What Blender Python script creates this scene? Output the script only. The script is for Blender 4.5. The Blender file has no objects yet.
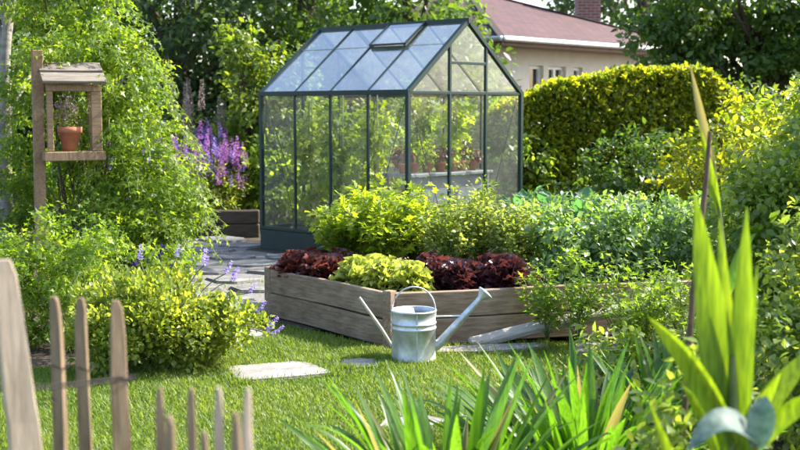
import bpy, bmesh, math, random
import numpy as np
from mathutils import Vector, Matrix

R = math.radians
sc = bpy.context.scene
COL = sc.collection

# ------------------------------------------------------------------ camera
cam_d = bpy.data.cameras.new("camera")
cam = bpy.data.objects.new("camera", cam_d)
COL.objects.link(cam)
cam.location = (0, 0, 1.57)
cam.rotation_euler = (R(90) - math.atan(115 / 1200), 0, 0)
cam_d.sensor_width = 36
cam_d.lens = 54
cam_d.clip_end = 500
cam_d.dof.use_dof = True
cam_d.dof.focus_distance = 7.9
cam_d.dof.aperture_fstop = 3.4
sc.camera = cam

# ------------------------------------------------------------------ sky, sun, exposure
SUN_AZ, SUN_EL = R(70), R(41)          # azimuth clockwise from +Y
w = bpy.data.worlds.new("World")
sc.world = w
w.use_nodes = True
nt = w.node_tree
sky = nt.nodes.new("ShaderNodeTexSky")
sky.sky_type = 'NISHITA'
sky.sun_disc = False
sky.sun_elevation = SUN_EL
sky.sun_rotation = SUN_AZ
sky.dust_density = 2.0
nt.links.new(sky.outputs[0], nt.nodes["Background"].inputs[0])
nt.nodes["Background"].inputs[1].default_value = 0.15
sd = bpy.data.lights.new("sun", 'SUN')
sd.energy = 3.9
sd.angle = R(0.6)
sd.color = (1, 0.945, 0.84)
sun = bpy.data.objects.new("sun", sd)
COL.objects.link(sun)
sun.location = (20, 17, 20)
sdir = Vector((math.sin(SUN_AZ) * math.cos(SUN_EL), math.cos(SUN_AZ) * math.cos(SUN_EL), math.sin(SUN_EL)))
sun.rotation_euler = sdir.to_track_quat('Z', 'Y').to_euler()
sc.view_settings.view_transform = 'Standard'
sc.view_settings.look = 'None'
sc.view_settings.exposure = 1.9
sc.view_settings.gamma = 1
sc.render.engine = 'CYCLES'
sc.cycles.use_denoising = True
sc.cycles.max_bounces = 12
sc.cycles.diffuse_bounces = 8
sc.cycles.transparent_max_bounces = 24
sc.cycles.transmission_bounces = 6
sc.cycles.sample_clamp_indirect = 6

# ------------------------------------------------------------------ materials
def nodes(name):
    m = bpy.data.materials.new(name)
    m.use_nodes = True
    t = m.node_tree
    t.nodes.clear()
    out = t.nodes.new("ShaderNodeOutputMaterial")
    return m, t, out

def N(t, kind, **kw):
    n = t.nodes.new(kind)
    for k, v in kw.items():
        if k in ('inp',):
            for i, x in v.items():
                n.inputs[i].default_value = x
        else:
            setattr(n, k, v)
    return n

def c4(c):
    return (c[0], c[1], c[2], 1)

def ramp(t, stops):
    r = t.nodes.new("ShaderNodeValToRGB")
    el = r.color_ramp.elements
    while len(el) < len(stops):
        el.new(0.5)
    for e, (p, c) in zip(el, stops):
        e.position = p
        e.color = c4(c)
    return r

LEAF = {}
def leaf_mat(name, dark, light, trans=0.42, tcol=None, rough=0.42, spec=0.4, vein=None):
    m, t, out = nodes(name)
    at = N(t, "ShaderNodeAttribute", attribute_name="rnd")
    r = ramp(t, [(0, dark), (0.55, [(a * .55 + b * .45) for a, b in zip(dark, light)]), (1, light)])
    t.links.new(at.outputs["Fac"], r.inputs[0])
    p = N(t, "ShaderNodeBsdfPrincipled")
    p.inputs["Roughness"].default_value = rough
    p.inputs["Specular IOR Level"].default_value = spec
    if vein:
        # fine ribs running along the blade, and slow blotches
        tc = N(t, "ShaderNodeTexCoord")
        mp = N(t, "ShaderNodeMapping")
        mp.inputs["Scale"].default_value = vein
        t.links.new(tc.outputs["Object"], mp.inputs[0])
        nz = N(t, "ShaderNodeTexNoise")
        nz.inputs["Scale"].default_value = 1.0
        nz.inputs["Detail"].default_value = 5
        t.links.new(mp.outputs[0], nz.inputs["Vector"])
        vr = ramp(t, [(0.30, (0.42, 0.50, 0.4)), (0.5, (0.85, 0.88, 0.8)), (0.72, (1.3, 1.22, 1.1))])
        t.links.new(nz.outputs["Fac"], vr.inputs[0])
        vm = N(t, "ShaderNodeMixRGB", blend_type='MULTIPLY')
        vm.inputs[0].default_value = 1
        t.links.new(r.outputs[0], vm.inputs[1])
        t.links.new(vr.outputs[0], vm.inputs[2])
        r = vm
    t.links.new(r.outputs[0], p.inputs["Base Color"])
    tr = N(t, "ShaderNodeBsdfTranslucent")
    hs = N(t, "ShaderNodeMixRGB", blend_type='MULTIPLY')
    hs.inputs[0].default_value = 1
    hs.inputs[2].default_value = c4(tcol or (2.6, 2.3, 0.8))
    t.links.new(r.outputs[0], hs.inputs[1])
    t.links.new(hs.outputs[0], tr.inputs[0])
    mx = N(t, "ShaderNodeMixShader")
    mx.inputs[0].default_value = trans
    t.links.new(p.outputs[0], mx.inputs[1])
    t.links.new(tr.outputs[0], mx.inputs[2])
    t.links.new(mx.outputs[0], out.inputs[0])
    return m

def noise_mat(name, stops, scale=8, detail=6, rough=0.8, bump=0.3, stretch=None, metal=0, spec=0.3, bscale=None, dist=0.02, second=None):
    """second = (scale, stops, factor): a larger-scale multiply layer (stains)"""
    m, t, out = nodes(name)
    tc = N(t, "ShaderNodeTexCoord")
    mp = N(t, "ShaderNodeMapping")
    if stretch:
        mp.inputs["Scale"].default_value = stretch
    t.links.new(tc.outputs["Object"], mp.inputs[0])
    n = N(t, "ShaderNodeTexNoise")
    n.inputs["Scale"].default_value = scale
    n.inputs["Detail"].default_value = detail
    n.inputs["Roughness"].default_value = 0.65
    t.links.new(mp.outputs[0], n.inputs["Vector"])
    r = ramp(t, stops)
    t.links.new(n.outputs["Fac"], r.inputs[0])
    p = N(t, "ShaderNodeBsdfPrincipled")
    p.inputs["Roughness"].default_value = rough
    p.inputs["Metallic"].default_value = metal
    p.inputs["Specular IOR Level"].default_value = spec
    col = r.outputs[0]
    if second:
        n2 = N(t, "ShaderNodeTexNoise")
        n2.inputs["Scale"].default_value = second[0]
        n2.inputs["Detail"].default_value = 4
        t.links.new(tc.outputs["Object"], n2.inputs["Vector"])
        r2 = ramp(t, second[1])
        t.links.new(n2.outputs["Fac"], r2.inputs[0])
        mm = N(t, "ShaderNodeMixRGB", blend_type='MULTIPLY')
        mm.inputs[0].default_value = second[2]
        t.links.new(col, mm.inputs[1])
        t.links.new(r2.outputs[0], mm.inputs[2])
        col = mm.outputs[0]
    t.links.new(col, p.inputs["Base Color"])
    if bump:
        b = N(t, "ShaderNodeBump")
        b.inputs["Strength"].default_value = bump
        b.inputs["Distance"].default_value = dist
        src = n
        if bscale:
            src = N(t, "ShaderNodeTexNoise")
            src.inputs["Scale"].default_value = bscale
            src.inputs["Detail"].default_value = 8
            t.links.new(mp.outputs[0], src.inputs["Vector"])
        t.links.new(src.outputs["Fac"], b.inputs["Height"])
        t.links.new(b.outputs[0], p.inputs["Normal"])
    t.links.new(p.outputs[0], out.inputs[0])
    return m

def glass_mat(name, dirt_sheen, ior, tint=(0.93, 0.97, 0.95), rough=0.02):
    m, t, out = nodes(name)
    tr = N(t, "ShaderNodeBsdfTransparent")
    tr.inputs[0].default_value = c4(tint)
    gl = N(t, "ShaderNodeBsdfGlossy")
    gl.inputs["Roughness"].default_value = rough
    # Schlick reflectance from the facing ratio: the same from both faces of the sheet
    lw = N(t, "ShaderNodeLayerWeight")
    lw.inputs[0].default_value = 0.5
    pw = N(t, "ShaderNodeMath", operation='POWER')
    pw.inputs[1].default_value = 5
    t.links.new(lw.outputs["Facing"], pw.inputs[0])
    f0 = 2 * ((ior - 1) / (ior + 1)) ** 2
    fr = N(t, "ShaderNodeMapRange")
    fr.inputs["To Min"].default_value = f0
    fr.inputs["To Max"].default_value = 1
    t.links.new(pw.outputs[0], fr.inputs["Value"])
    m1 = N(t, "ShaderNodeMixShader")
    t.links.new(fr.outputs[0], m1.inputs[0])
    t.links.new(tr.outputs[0], m1.inputs[1])
    t.links.new(gl.outputs[0], m1.inputs[2])
    df = N(t, "ShaderNodeBsdfDiffuse")  # whitish film: dirt, plus pale sky reflection put into its colour
    df.inputs[0].default_value = (0.72, 0.74, 0.74, 1)
    tl = N(t, "ShaderNodeBsdfTranslucent")
    tl.inputs[0].default_value = (0.72, 0.74, 0.72, 1)
    m0 = N(t, "ShaderNodeMixShader")
    m0.inputs[0].default_value = 0.5
    t.links.new(df.outputs[0], m0.inputs[1])
    t.links.new(tl.outputs[0], m0.inputs[2])
    tc = N(t, "ShaderNodeTexCoord")
    n = N(t, "ShaderNodeTexNoise")
    n.inputs["Scale"].default_value = 2.2
    n.inputs["Detail"].default_value = 7
    t.links.new(tc.outputs["Object"], n.inputs["Vector"])
    mr = N(t, "ShaderNodeMapRange")
    mr.inputs["From Min"].default_value = 0.3
    mr.inputs["From Max"].default_value = 0.75
    mr.inputs["To Min"].default_value = dirt_sheen * 0.45
    mr.inputs["To Max"].default_value = dirt_sheen * 1.6
    t.links.new(n.outputs["Fac"], mr.inputs["Value"])
    m2 = N(t, "ShaderNodeMixShader")
    t.links.new(mr.outputs[0], m2.inputs[0])
    t.links.new(m1.outputs[0], m2.inputs[1])
    t.links.new(m0.outputs[0], m2.inputs[2])
    t.links.new(m2.outputs[0], out.inputs[0])
    return m

M = {}
M['soil'] = noise_mat('soil', [(0.3, (0.025, 0.018, 0.012)), (0.7, (0.09, 0.065, 0.045))], 9, 10, 0.95, 0.8, bscale=30)
M['turf'] = noise_mat('turf', [(0.3, (0.055, 0.085, 0.018)), (0.7, (0.12, 0.15, 0.04))], 14, 8, 0.9, 0.5)
M['gravel'] = noise_mat('gravel', [(0.3, (0.09, 0.085, 0.08)), (0.7, (0.24, 0.225, 0.215))], 40, 8, 0.9, 0.6)
M['stone'] = noise_mat('flagstone', [(0.3, (0.20, 0.185, 0.175)), (0.7, (0.38, 0.355, 0.335))], 7, 10, 0.85, 0.45, bscale=22,
                       second=(2.5, [(0.35, (0.62, 0.60, 0.55)), (0.65, (1, 1, 1))], 0.8))
M['path_stone'] = noise_mat('path_stone', [(0.3, (0.125, 0.118, 0.122)), (0.7, (0.27, 0.255, 0.255))], 7, 10, 0.9, 0.45, bscale=22,
                            second=(2.0, [(0.35, (0.5, 0.52, 0.46)), (0.65, (1, 1, 1))], 0.8))
M['wood'] = noise_mat('weathered_timber', [(0.25, (0.13, 0.085, 0.052)), (0.5, (0.27, 0.195, 0.128)), (0.75, (0.41, 0.315, 0.22))], 5, 9, 0.85, 0.5,
                      stretch=(1.2, 9, 9), second=(3, [(0.35, (0.55, 0.5, 0.47)), (0.62, (1, 1, 1))], 0.75), dist=0.01)
M['wood_grey'] = noise_mat('silvered_timber', [(0.25, (0.085, 0.07, 0.055)), (0.75, (0.23, 0.20, 0.165))], 5, 9, 0.85, 0.5, stretch=(1.2, 9, 9), dist=0.01)
M['post'] = noise_mat('post_timber', [(0.25, (0.12, 0.075, 0.04)), (0.75, (0.30, 0.20, 0.115))], 6, 8, 0.85, 0.4, stretch=(9, 9, 1.2), dist=0.01)
M['picket'] = noise_mat('paling_timber', [(0.25, (0.10, 0.065, 0.040)), (0.5, (0.20, 0.14, 0.085)), (0.75, (0.30, 0.22, 0.14))], 6, 8, 0.8, 0.5, stretch=(10, 10, 1.0), dist=0.008,
                        second=(4, [(0.4, (0.6, 0.66, 0.5)), (0.6, (1, 1, 1))], 0.6))
M['picket_pale'] = noise_mat('paling_timber_silver', [(0.25, (0.21, 0.16, 0.105)), (0.75, (0.45, 0.37, 0.275))], 6, 8, 0.8, 0.5, stretch=(10, 10, 1.0), dist=0.008)
M['wire'] = noise_mat('wire', [(0.3, (0.012, 0.012, 0.012)), (0.7, (0.035, 0.03, 0.028))], 30, 2, 0.8, 0, spec=0.15)
M['green_metal'] = noise_mat('green_powder_coat', [(0.3, (0.005, 0.020, 0.017)), (0.7, (0.009, 0.028, 0.023))], 12, 3, 0.45, 0, spec=0.3)
M['alu'] = noise_mat('aluminium', [(0.3, (0.35, 0.37, 0.37)), (0.7, (0.5, 0.52, 0.52))], 12, 3, 0.4, 0, metal=0.7)
M['plinth'] = noise_mat('plinth', [(0.3, (0.013, 0.024, 0.022)), (0.7, (0.024, 0.040, 0.036))], 5, 6, 0.6, 0.1)
M['glass'] = glass_mat('glass', 0.05, 1.30, (0.97, 0.985, 0.975))
M['roof_glass'] = glass_mat('roof_glass', 0.13, 3.0, (0.93, 0.96, 0.97))
M['galv'] = noise_mat('galvanised_zinc', [(0.3, (0.50, 0.52, 0.53)), (0.7, (0.70, 0.72, 0.73))], 22, 5, 0.54, 0.35, metal=0.75, second=(9, [(0.36, (0.55, 0.54, 0.5)), (0.6, (1, 1, 1))], 0.7), dist=0.006, bscale=9)
M['water'] = noise_mat('water', [(0, (0.03, 0.035, 0.04)), (1, (0.05, 0.055, 0.06))], 5, 2, 0.04, 0, spec=0.6)
M['terracotta'] = noise_mat('terracotta', [(0.3, (0.30, 0.10, 0.055)), (0.7, (0.46, 0.18, 0.10))], 9, 6, 0.8, 0.1)
M['stick'] = noise_mat('bamboo', [(0.3, (0.30, 0.27, 0.17)), (0.7, (0.48, 0.45, 0.33))], 9, 5, 0.6, 0.1, stretch=(6, 6, 1))
M['brownstick'] = noise_mat('hazel_stake', [(0.3, (0.05, 0.032, 0.02)), (0.7, (0.14, 0.095, 0.06))], 14, 6, 0.85, 0.3)
M['bark'] = noise_mat('bark', [(0.3, (0.04, 0.03, 0.022)), (0.7, (0.13, 0.10, 0.075))], 10, 8, 0.9, 0.6, stretch=(3, 3, 0.6))
M['pale_bark'] = noise_mat('pale_bark', [(0.3, (0.13, 0.115, 0.10)), (0.7, (0.34, 0.31, 0.28))], 8, 8, 0.85, 0.4, stretch=(1, 1, 3))
M['stem'] = noise_mat('green_stem', [(0.3, (0.06, 0.09, 0.02)), (0.7, (0.13, 0.17, 0.05))], 12, 3, 0.6, 0)
M['render'] = noise_mat('cream_render', [(0.3, (0.56, 0.52, 0.44)), (0.7, (0.68, 0.64, 0.55))], 2.5, 8, 0.9, 0.2, bscale=60)
M['white_paint'] = noise_mat('white_paint', [(0.3, (0.70, 0.69, 0.66)), (0.7, (0.8, 0.79, 0.76))], 6, 3, 0.5, 0)
M['soffit'] = noise_mat('soffit', [(0.3, (0.16, 0.11, 0.08)), (0.7, (0.24, 0.17, 0.12))], 6, 3, 0.7, 0)
M['gutter'] = noise_mat('gutter_zinc', [(0.3, (0.45, 0.46, 0.47)), (0.7, (0.6, 0.61, 0.62))], 6, 3, 0.4, 0, metal=0.4)
M['win'] = noise_mat('window_glass', [(0.3, (0.012, 0.014, 0.016)), (0.7, (0.03, 0.034, 0.038))], 3, 2, 0.08, 0, spec=0.7)
M['bench'] = noise_mat('bench_metal', [(0.3, (0.12, 0.14, 0.14)), (0.7, (0.2, 0.22, 0.22))], 4, 4, 0.5, 0, metal=0.2)

def brick_mat(name, c1, c2, mortar, scale, bw, rh, ms, bump):
    m, t, out = nodes(name)
    tc = N(t, "ShaderNodeTexCoord")
    b = N(t, "ShaderNodeTexBrick")
    b.inputs["Color1"].default_value = c4(c1)
    b.inputs["Color2"].default_value = c4(c2)
    b.inputs["Mortar"].default_value = c4(mortar)
    b.inputs["Scale"].default_value = scale
    b.inputs["Brick Width"].default_value = bw
    b.inputs["Row Height"].default_value = rh
    b.inputs["Mortar Size"].default_value = ms
    t.links.new(tc.outputs["UV"], b.inputs["Vector"])
    n = N(t, "ShaderNodeTexNoise")
    n.inputs["Scale"].default_value = 1.3
    n.inputs["Detail"].default_value = 8
    t.links.new(tc.outputs["Object"], n.inputs["Vector"])
    r = ramp(t, [(0.3, (0.72, 0.7, 0.7)), (0.7, (1.1, 1.08, 1.05))])
    t.links.new(n.outputs["Fac"], r.inputs[0])
    mm = N(t, "ShaderNodeMixRGB", blend_type='MULTIPLY')
    mm.inputs[0].default_value = 1
    t.links.new(b.outputs["Color"], mm.inputs[1])
    t.links.new(r.outputs[0], mm.inputs[2])
    p = N(t, "ShaderNodeBsdfPrincipled")
    p.inputs["Roughness"].default_value = 0.85
    t.links.new(mm.outputs[0], p.inputs["Base Color"])
    bp = N(t, "ShaderNodeBump")
    bp.inputs["Strength"].default_value = bump
    bp.inputs["Distance"].default_value = 0.02
    t.links.new(b.outputs["Fac"], bp.inputs["Height"])
    bp.invert = True
    t.links.new(bp.outputs[0], p.inputs["Normal"])
    t.links.new(p.outputs[0], out.inputs[0])
    return m
M['shingle'] = brick_mat('roof_shingles', (0.052, 0.017, 0.018), (0.086, 0.029, 0.028), (0.022, 0.009, 0.010), 1, 0.3, 0.16, 0.012, 0.6)
M['brick'] = brick_mat('chimney_brick', (0.20, 0.07, 0.05), (0.28, 0.10, 0.07), (0.3, 0.26, 0.22), 1, 0.22, 0.075, 0.01, 0.4)

# foliage colours
M['vine'] = leaf_mat('vine_leaf', (0.060, 0.125, 0.014), (0.19, 0.265, 0.035), 0.55)
M['bushy'] = leaf_mat('bushy_leaf', (0.088, 0.142, 0.022), (0.25, 0.295, 0.06), 0.54)
M['hedge'] = leaf_mat('hedge_leaf', (0.085, 0.135, 0.012), (0.26, 0.28, 0.024), 0.62)
M['dark_tree'] = leaf_mat('dark_tree_leaf', (0.028, 0.060, 0.018), (0.085, 0.135, 0.036), 0.36, (1.9, 1.9, 0.8), 0.45)
M['mid_tree'] = leaf_mat('mid_tree_leaf', (0.040, 0.088, 0.016), (0.115, 0.180, 0.036), 0.44, (2.2, 2.1, 0.8))
M['birch'] = leaf_mat('birch_leaf', (0.06, 0.115, 0.015), (0.17, 0.225, 0.035), 0.5)
M['celery'] = leaf_mat('celery_leaf', (0.12, 0.19, 0.02), (0.23, 0.30, 0.03), 0.55)
M['herb'] = leaf_mat('herb_leaf', (0.10, 0.16, 0.03), (0.28, 0.33, 0.11), 0.5)
M['cabbage'] = leaf_mat('cabbage_leaf', (0.06, 0.13, 0.07), (0.14, 0.23, 0.14), 0.42, (1.6, 2.2, 0.7), 0.5)
M['potato'] = leaf_mat('potato_leaf', (0.070, 0.135, 0.040), (0.24, 0.32, 0.16), 0.48, (2.1, 2.2, 0.6), 0.36, 0.6)
M['feather'] = leaf_mat('feathery_leaf', (0.065, 0.135, 0.016), (0.18, 0.26, 0.045), 0.52)
M['shrub'] = leaf_mat('shrub_leaf', (0.08, 0.145, 0.020), (0.26, 0.32, 0.09), 0.55, None, 0.34, 0.6)
M['lettuce'] = leaf_mat('green_lettuce', (0.26, 0.31, 0.04), (0.42, 0.46, 0.11), 0.42, (1.5, 1.5, 0.7), 0.4)
M['red_lettuce'] = leaf_mat('red_lettuce', (0.020, 0.008, 0.014), (0.085, 0.030, 0.038), 0.30, (2.0, 1.4, 0.8), 0.30, 0.7)
M['red_lettuce2'] = leaf_mat('bronze_lettuce', (0.040, 0.012, 0.016), (0.15, 0.050, 0.045), 0.34, (2.2, 1.5, 0.7), 0.36, 0.6)
M['shaded_wood'] = noise_mat('shaded_sleeper', [(0.25, (0.035, 0.025, 0.018)), (0.75, (0.10, 0.075, 0.055))], 5, 9, 0.9, 0.5, stretch=(1.2, 9, 9), dist=0.01)  # brown timber with the edging's shade put into its base colour
M['iris'] = leaf_mat('sword_leaf', (0.045, 0.115, 0.014), (0.095, 0.19, 0.026), 0.5, (2.4, 2.4, 0.7), 0.38, 0.5, (170, 170, 5))
M['maize'] = leaf_mat('broad_leaf', (0.085, 0.155, 0.013), (0.155, 0.225, 0.022), 0.6, (2.5, 2.3, 0.6), 0.42, 0.4, (110, 110, 7))
M['blue_leaf'] = leaf_mat('blue_grey_leaf', (0.085, 0.135, 0.125), (0.14, 0.20, 0.19), 0.25, (1.3, 1.8, 0.9), 0.55, 0.3, (50, 50, 50))
M['dry_leaf'] = leaf_mat('dry_leaf', (0.19, 0.19, 0.07), (0.30, 0.26, 0.12), 0.4, (1.8, 1.6, 0.9), 0.5)
M['grass'] = leaf_mat('grass_blade', (0.070, 0.135, 0.016), (0.20, 0.245, 0.05), 0.5, (2.1, 2.0, 0.8), 0.45)
M['magenta'] = leaf_mat('magenta_petal', (0.27, 0.09, 0.28), (0.50, 0.26, 0.52), 0.4, (1.3, 1.2, 1.4), 0.6)
M['lilac'] = leaf_mat('lilac_petal', (0.22, 0.15, 0.46), (0.48, 0.38, 0.70), 0.4, (1.2, 1.2, 1.3), 0.6)
M['violet'] = leaf_mat('violet_petal', (0.08, 0.04, 0.28), (0.17, 0.09, 0.48), 0.35, (1.2, 1.2, 1.4), 0.6)
M['heather'] = leaf_mat('heather_petal', (0.22, 0.12, 0.16), (0.42, 0.26, 0.32), 0.3, (1.2, 1.1, 1.2), 0.6)
M['plume'] = leaf_mat('plume', (0.30, 0.25, 0.22), (0.52, 0.45, 0.40), 0.45, (1.2, 1.1, 1.0), 0.6)

# ------------------------------------------------------------------ mesh helpers
def mesh_np(name, V, F, mat, rnd=None, smooth=False):
    """V (n,3); F (m,k) constant-size faces"""
    me = bpy.data.meshes.new(name)
    V = np.asarray(V, np.float32)
    F = np.asarray(F, np.int32)
    m, k = F.shape
    me.vertices.add(len(V))
    me.vertices.foreach_set('co', V.ravel())
    me.loops.add(m * k)
    me.loops.foreach_set('vertex_index', F.ravel())
    me.polygons.add(m)
    me.polygons.foreach_set('loop_start', np.arange(0, m * k, k, dtype=np.int32))
    me.polygons.foreach_set('loop_total', np.full(m, k, np.int32))
    if smooth:
        me.polygons.foreach_set('use_smooth', np.ones(m, bool))
    if rnd is not None:
        a = me.attributes.new('rnd', 'FLOAT', 'FACE')
        a.data.foreach_set('value', np.asarray(rnd, np.float32))
    me.update(calc_edges=True)
    me.validate()
    me.materials.append(M[mat] if isinstance(mat, str) else mat)
    return me

def link(name, me, parent=None, loc=(0, 0, 0), rot=(0, 0, 0), scale=None):
    o = bpy.data.objects.new(name, me)
    COL.objects.link(o)
    o.location = loc
    o.rotation_euler = rot
    if scale is not None:
        o.scale = scale if hasattr(scale, '__len__') else (scale,) * 3
    if parent:
        o.parent = parent
    return o

def tag(o, label, cat, group=None):
    o['label'] = label
    o['category'] = cat
    if group:
        o['group'] = group
    return o

def thing(name, label, cat, loc=(0, 0, 0), rz=0, group=None):
    o = link(name, None, None, loc, (0, 0, rz))
    o.empty_display_size = 0.1
    return tag(o, label, cat, group)

def struct(o):
    o['kind'] = 'structure'
    return o

def copy_tree(o, loc, rz=None, label=None, scale=None, parent=None):
    c = o.copy()
    COL.objects.link(c)
    if parent is None:
        c.location = loc
        if rz is not None:
            c.rotation_euler = (0, 0, rz)
        if scale is not None:
            c.scale = (scale,) * 3
        if label:
            c['label'] = label
    else:
        c.parent = parent
    for ch in list(o.children):
        copy_tree(ch, None, parent=c)
    return c

def bm_obj(name, bm, mat, parent=None, loc=(0, 0, 0), rot=(0, 0, 0), smooth=False):
    me = bpy.data.meshes.new(name)
    bmesh.ops.recalc_face_normals(bm, faces=bm.faces)
    bm.to_mesh(me)
    bm.free()
    if smooth:
        for p in me.polygons:
            p.use_smooth = True
    me.materials.append(M[mat] if isinstance(mat, str) else mat)
    return link(name, me, parent, loc, rot)

def box_bm(sx, sy, sz, bev=0.004, warp=0, rng=None, seg=1):
    bm = bmesh.new()
    bmesh.ops.create_cube(bm, size=1)
    bmesh.ops.scale(bm, vec=(sx, sy, sz), verts=bm.verts)
    if seg > 1:
        ed = [e for e in bm.edges if abs((e.verts[0].co - e.verts[1].co).x) > sx * .9]
        bmesh.ops.subdivide_edges(bm, edges=ed, cuts=seg - 1)
    if bev:
        bmesh.ops.bevel(bm, geom=[e for e in bm.edges if len(e.link_faces) == 2 and e.calc_face_angle(0) > 1], offset=bev, segments=1, affect='EDGES')
    if warp and rng:
        ph = rng.random() * 6
        for v in bm.verts:
            k = v.co.x * 4 + ph
            v.co.z += warp * math.sin(k) + rng.uniform(-1, 1) * warp * .25
            v.co.y += warp * .6 * math.sin(k * 1.7)
    return bm

def beam(name, a, b, wd, ht, mat, parent=None, up=(0, 0, 1), bev=0.003, warp=0, rng=None, seg=1):
    """box from a to b, object placed at its middle, local X along the beam"""
    a, b = Vector(a), Vector(b)
    x = (b - a).normalized()
    z = Vector(up)
    y = z.cross(x)
    if y.length < 1e-4:
        y = Vector((0, 1, 0)).cross(x)
    y.normalize()
    z = x.cross(y)
    bm = box_bm((b - a).length, wd, ht, bev, warp, rng, seg)
    o = bm_obj(name, bm, mat, parent)
    m = Matrix((x, y, z)).transposed().to_4x4()
    m.translation = (a + b) / 2
    o.matrix_local = m
    return o

def quad_pane(name, pts, th, mat, parent):
    """thin solid sheet through coplanar points"""
    P = [Vector(p) for p in pts]
    n = (P[1] - P[0]).cross(P[2] - P[0]).normalized()
    bm = bmesh.new()
    c = sum(P, Vector()) / len(P)
    vs = [bm.verts.new(p - c) for p in P]
    f = bm.faces.new(vs)
    return bm_obj(name, bm, mat, parent, c)

def tubes(paths, sides=5):
    """paths: list of (pts (n,3), radii (n,)) -> V, F quads"""
    Vs, Fs, off = [], [], 0
    ang = np.linspace(0, 2 * np.pi, sides, endpoint=False)
    for pts, rad in paths:
        pts = np.asarray(pts, float)
        n = len(pts)
        rad = np.broadcast_to(np.asarray(rad, float), (n,))
        tg = np.gradient(pts, axis=0)
        tg /= np.linalg.norm(tg, axis=1, keepdims=True) + 1e-9
        ref = np.where(np.abs(tg[:, 2:3]) > .9, [[1., 0, 0]], [[0, 0, 1.]])
        u = np.cross(tg, ref)
        u /= np.linalg.norm(u, axis=1, keepdims=True) + 1e-9
        v = np.cross(tg, u)
        ring = pts[:, None, :] + rad[:, None, None] * (np.cos(ang)[None, :, None] * u[:, None, :] + np.sin(ang)[None, :, None] * v[:, None, :])
        Vs.append(ring.reshape(-1, 3))
        i = np.arange(n - 1)[:, None] * sides
        j = np.arange(sides)[None, :]
        a = i + j
        b = i + (j + 1) % sides
        Fs.append(np.stack([a, b, b + sides, a + sides], -1).reshape(-1, 4) + off)
        off += n * sides
    return np.concatenate(Vs), np.concatenate(Fs)

def tube_mesh(name, paths, mat, sides=5):
    V, F = tubes(paths, sides)
    return mesh_np(name, V, F, mat, None, True)

def norm(a):
    return a / (np.linalg.norm(a, axis=-1, keepdims=True) + 1e-9)

# leaf templates: base at origin, tip at +Y, face up +Z
TPL = {
    'diamond': (np.array([[0, 0, 0], [-.27, .48, .06], [0, 1, -.08], [.27, .48, .06]]), np.array([[0, 1, 2], [0, 2, 3]])),
    'ovate': (np.array([[0, 0, 0], [-.25, .25, .06], [-.27, .55, .05], [0, 1, -.14], [.27, .55, .05], [.25, .25, .06], [0, .5, -.01]]),
              np.array([[0, 6, 1], [1, 6, 2], [2, 6, 3], [3, 6, 4], [4, 6, 5], [5, 6, 0]])),
    'lance': (np.array([[0, 0, 0], [-.12, .35, .04], [0, 1, -.12], [.12, .35, .04], [0, .4, 0]]),
              np.array([[0, 4, 1], [1, 4, 2], [2, 4, 3], [3, 4, 0]])),
    'lobed': (np.array([[0, 0, 0], [-.42, .10, .05], [-.22, .36, .03], [-.50, .62, .04], [-.16, .68, .02], [0, 1.05, -.12],
                        [.16, .68, .02], [.50, .62, .04], [.22, .36, .03], [.42, .10, .05], [0, .4, -.03]]),
              np.array([[0, 10, 1], [1, 10, 2], [2, 10, 3], [3, 10, 4], [4, 10, 5], [5, 10, 6], [6, 10, 7], [7, 10, 8], [8, 10, 9], [9, 10, 0]])),
    'petal': (np.array([[0, 0, 0], [-.4, .5, .1], [0, 1, 0], [.4, .5, .1]]), np.array([[0, 1, 2], [0, 2, 3]])),
}
TPL['trifid'] = (np.array([[0, 0, 0], [-.10, .22, .0], [-.45, .42, .05], [-.16, .46, .02], [0, 1, -.10], [.16, .46, .02], [.45, .42, .05], [.10, .22, 0]]),
                 np.array([[0, 1, 7], [1, 2, 3], [1, 3, 7], [3, 5, 7], [5, 6, 7], [3, 4, 5]]))

def leaves(rng, pos, axis, nrm, size, tpl, rnd=None):
    T, TF = TPL[tpl]
    n = len(pos)
    y = norm(axis)
    x = norm(np.cross(y, nrm))
    z = np.cross(x, y)
    size = np.broadcast_to(size, (n,))
    wj = rng.uniform(.8, 1.2, n)
    V = (pos[:, None, :] + size[:, None, None] * (T[None, :, 0:1] * wj[:, None, None] * x[:, None, :] + T[None, :, 1:2] * y[:, None, :] + T[None, :, 2:3] * z[:, None, :]))
    F = TF[None] + (np.arange(n) * len(T))[:, None, None]
    if rnd is None:
        rnd = rng.random(n)
    return V.reshape(-1, 3), F.reshape(-1, 3), np.repeat(rnd, len(TF))

def cat(parts):
    Vs, Fs, Rs, off = [], [], [], 0
    for V, F, r in parts:
        Vs.append(V); Fs.append(F + off); Rs.append(r)
        off += len(V)
    return np.concatenate(Vs), np.concatenate(Fs), np.concatenate(Rs)

def rdir(rng, n):
    return norm(rng.normal(size=(n, 3)))

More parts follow.
